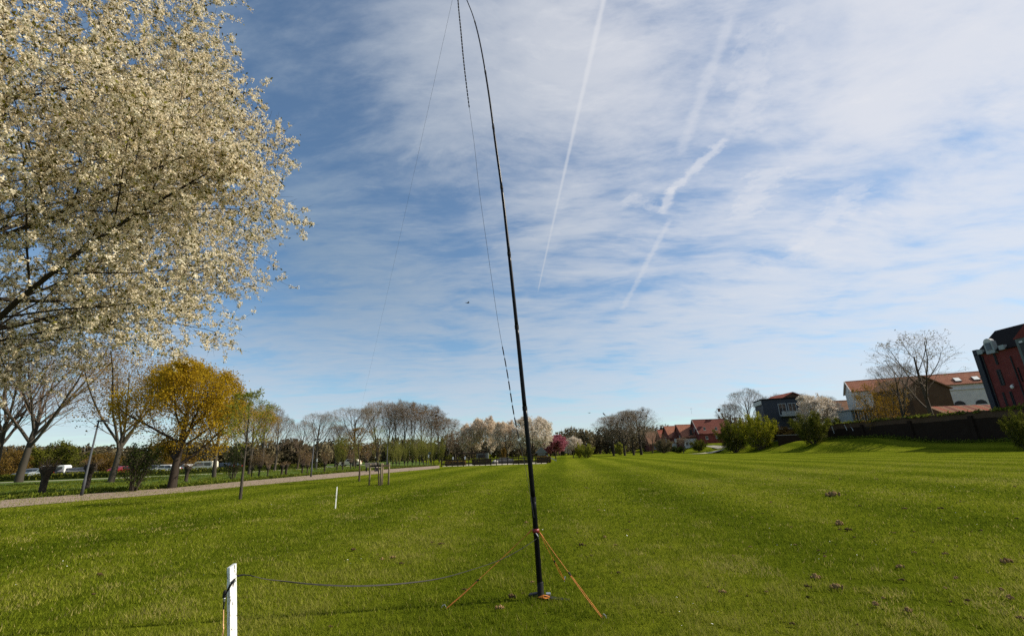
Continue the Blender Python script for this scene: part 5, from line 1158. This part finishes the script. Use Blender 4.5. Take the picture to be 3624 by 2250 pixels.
for k in range(90):
    q_ = gnd(g.uniform(1300, 3600), 1690+480*g.random()**1.6); s_ = g.uniform(6, 11)*q_.y/F*.5
    bmesh.ops.create_icosphere(bm, subdivisions=1, radius=1, matrix=Matrix.Translation((q_.x, q_.y, .01)) @ Matrix.Rotation(g.uniform(0, 3), 4, 'Z') @ Matrix.Diagonal((s_, s_*g.uniform(.5, 1), s_*.45, 1)))
for v in bm.verts: v.co += Vector((g.uniform(-.01, .01), g.uniform(-.01, .01), g.uniform(-.006, .006)))
me = bpy.data.meshes.new('soil_crumbs'); bm.to_mesh(me); bm.free(); me.materials.append(M['soil_dark']); o = link('soil_crumbs', me); o['kind'] = 'stuff'; o['label'] = 'tiny dark soil crumbs scattered over the lawn'; o['category'] = 'soil'

# ------------------------------------------------------------------ grass blades and daisies near the camera
nr = np.random.default_rng(3); n = 840000
d = 2.4*np.exp(nr.uniform(0, 1, n)*math.log(75/2.4)); az = nr.uniform(rad(-57), rad(57), n); X = d*np.sin(az); Yv = d*np.cos(az)
def vnoise(x, y, cell, seed):
    r_ = np.random.default_rng(seed).uniform(0, 1, (512, 512)); u = x/cell+200; v = y/cell+200; i = np.floor(u).astype(int); j = np.floor(v).astype(int); fu = u-i; fv = v-j; fu = fu*fu*(3-2*fu); fv = fv*fv*(3-2*fv)
    G = lambda a, b: r_[a % 512, b % 512]
    return (G(i, j)*(1-fu)+G(i+1, j)*fu)*(1-fv)+(G(i, j+1)*(1-fu)+G(i+1, j+1)*fu)*fv
n1 = vnoise(X, Yv, .09, 1); n2 = vnoise(X, Yv, .32, 2); n3 = vnoise(X, Yv, 1.3, 3); n4 = vnoise(X, Yv, 4.5, 4)
keep = (n1*.5+n2*.35+n3*.15+nr.uniform(-.2, .2, n)) > .36+.40*np.clip((d-22)/50, 0, 1); X, Yv, d, n1, n2, n3, n4 = [a[keep] for a in (X, Yv, d, n1, n2, n3, n4)]; n = len(X)
xs_ = X*math.cos(TH)-Yv*math.sin(TH)+(vnoise(X, Yv, 9, 6)-.5)*1.6; stp = np.sin(2*np.pi*xs_/4.6)
hgtb = (.020+.030*n1+.020*n2)*nr.uniform(.6, 1.3, n); wid = nr.uniform(.0020, .0042, n)*np.clip(d/5, .8, 4)
la = nr.uniform(0, 6.283, n); lean = nr.uniform(.2, 1.0, n)*hgtb; a = nr.uniform(0, 6.283, n)
Z = np.zeros(n); B0 = np.stack([X-np.cos(a)*wid, Yv-np.sin(a)*wid, Z], 1); B1 = np.stack([X+np.cos(a)*wid, Yv+np.sin(a)*wid, Z], 1); T = np.stack([X+np.cos(la)*lean, Yv+np.sin(la)*lean, hgtb], 1)
V = np.stack([B0, B1, T], 1).reshape(-1, 3); Q = np.arange(3*n).reshape(n, 3)
tn = np.clip(-.02+.30*n2+.22*n3+.34*n4+.42*(nr.uniform(0, 1, n)-.35)+.085*stp+.007*np.clip(X, -6, 25)-.05*np.exp(-d/7), 0, .80); n5 = vnoise(X, Yv, .45, 12)*.6+vnoise(X, Yv, 2.6, 13)*.4; dryb = nr.uniform(0, 1, n) < .03+.40*np.clip((n5-.70)/.12, 0, 1); tn[dryb] = nr.uniform(.85, 1, dryb.sum())
o = link('lawn_grass', np_mesh('lawn_grass', V, [Q], ['grass_blade'], tint=np.repeat(tn, 3))); o['kind'] = 'stuff'; o['label'] = 'short green grass blades of the lawn near the camera'; o['category'] = 'grass'
n = 420; d = 3.2*np.exp(nr.uniform(0, 1, n)*math.log(26/3.2)); az = nr.uniform(rad(-55), rad(50), n); ctr = np.stack([d*np.sin(az), d*np.cos(az), nr.uniform(.035, .06, n)], 1)
clu = vnoise(ctr[:, 0], ctr[:, 1], 1.6, 9) > .52; ctr = ctr[clu]; n = len(ctr); an = np.arange(7)*2*np.pi/7; rr = nr.uniform(.005, .010, (n, 1, 1))
tl = nr.normal(size=(n, 1, 2))*.35; off = np.stack([np.cos(an), np.sin(an)], 1)[None]*rr; zo = (off*tl).sum(2, keepdims=True)
V = np.concatenate([ctr[:, None, :]+np.concatenate([off, zo], 2), ctr[:, None, :]+np.array([0, 0, .002])], 1).reshape(-1, 3)
I = np.arange(n)[:, None, None]*8; tri = np.stack([np.arange(7), (np.arange(7)+1) % 7, np.full(7, 7)], 1)[None]+I
o = link('daisies', np_mesh('daisies', V, [tri.reshape(-1, 3)], ['daisy'], tint=np.repeat(nr.uniform(0, 1, n), 8))); o['kind'] = 'stuff'; o['label'] = 'tiny white daisies dotted in the lawn'; o['category'] = 'flowers'
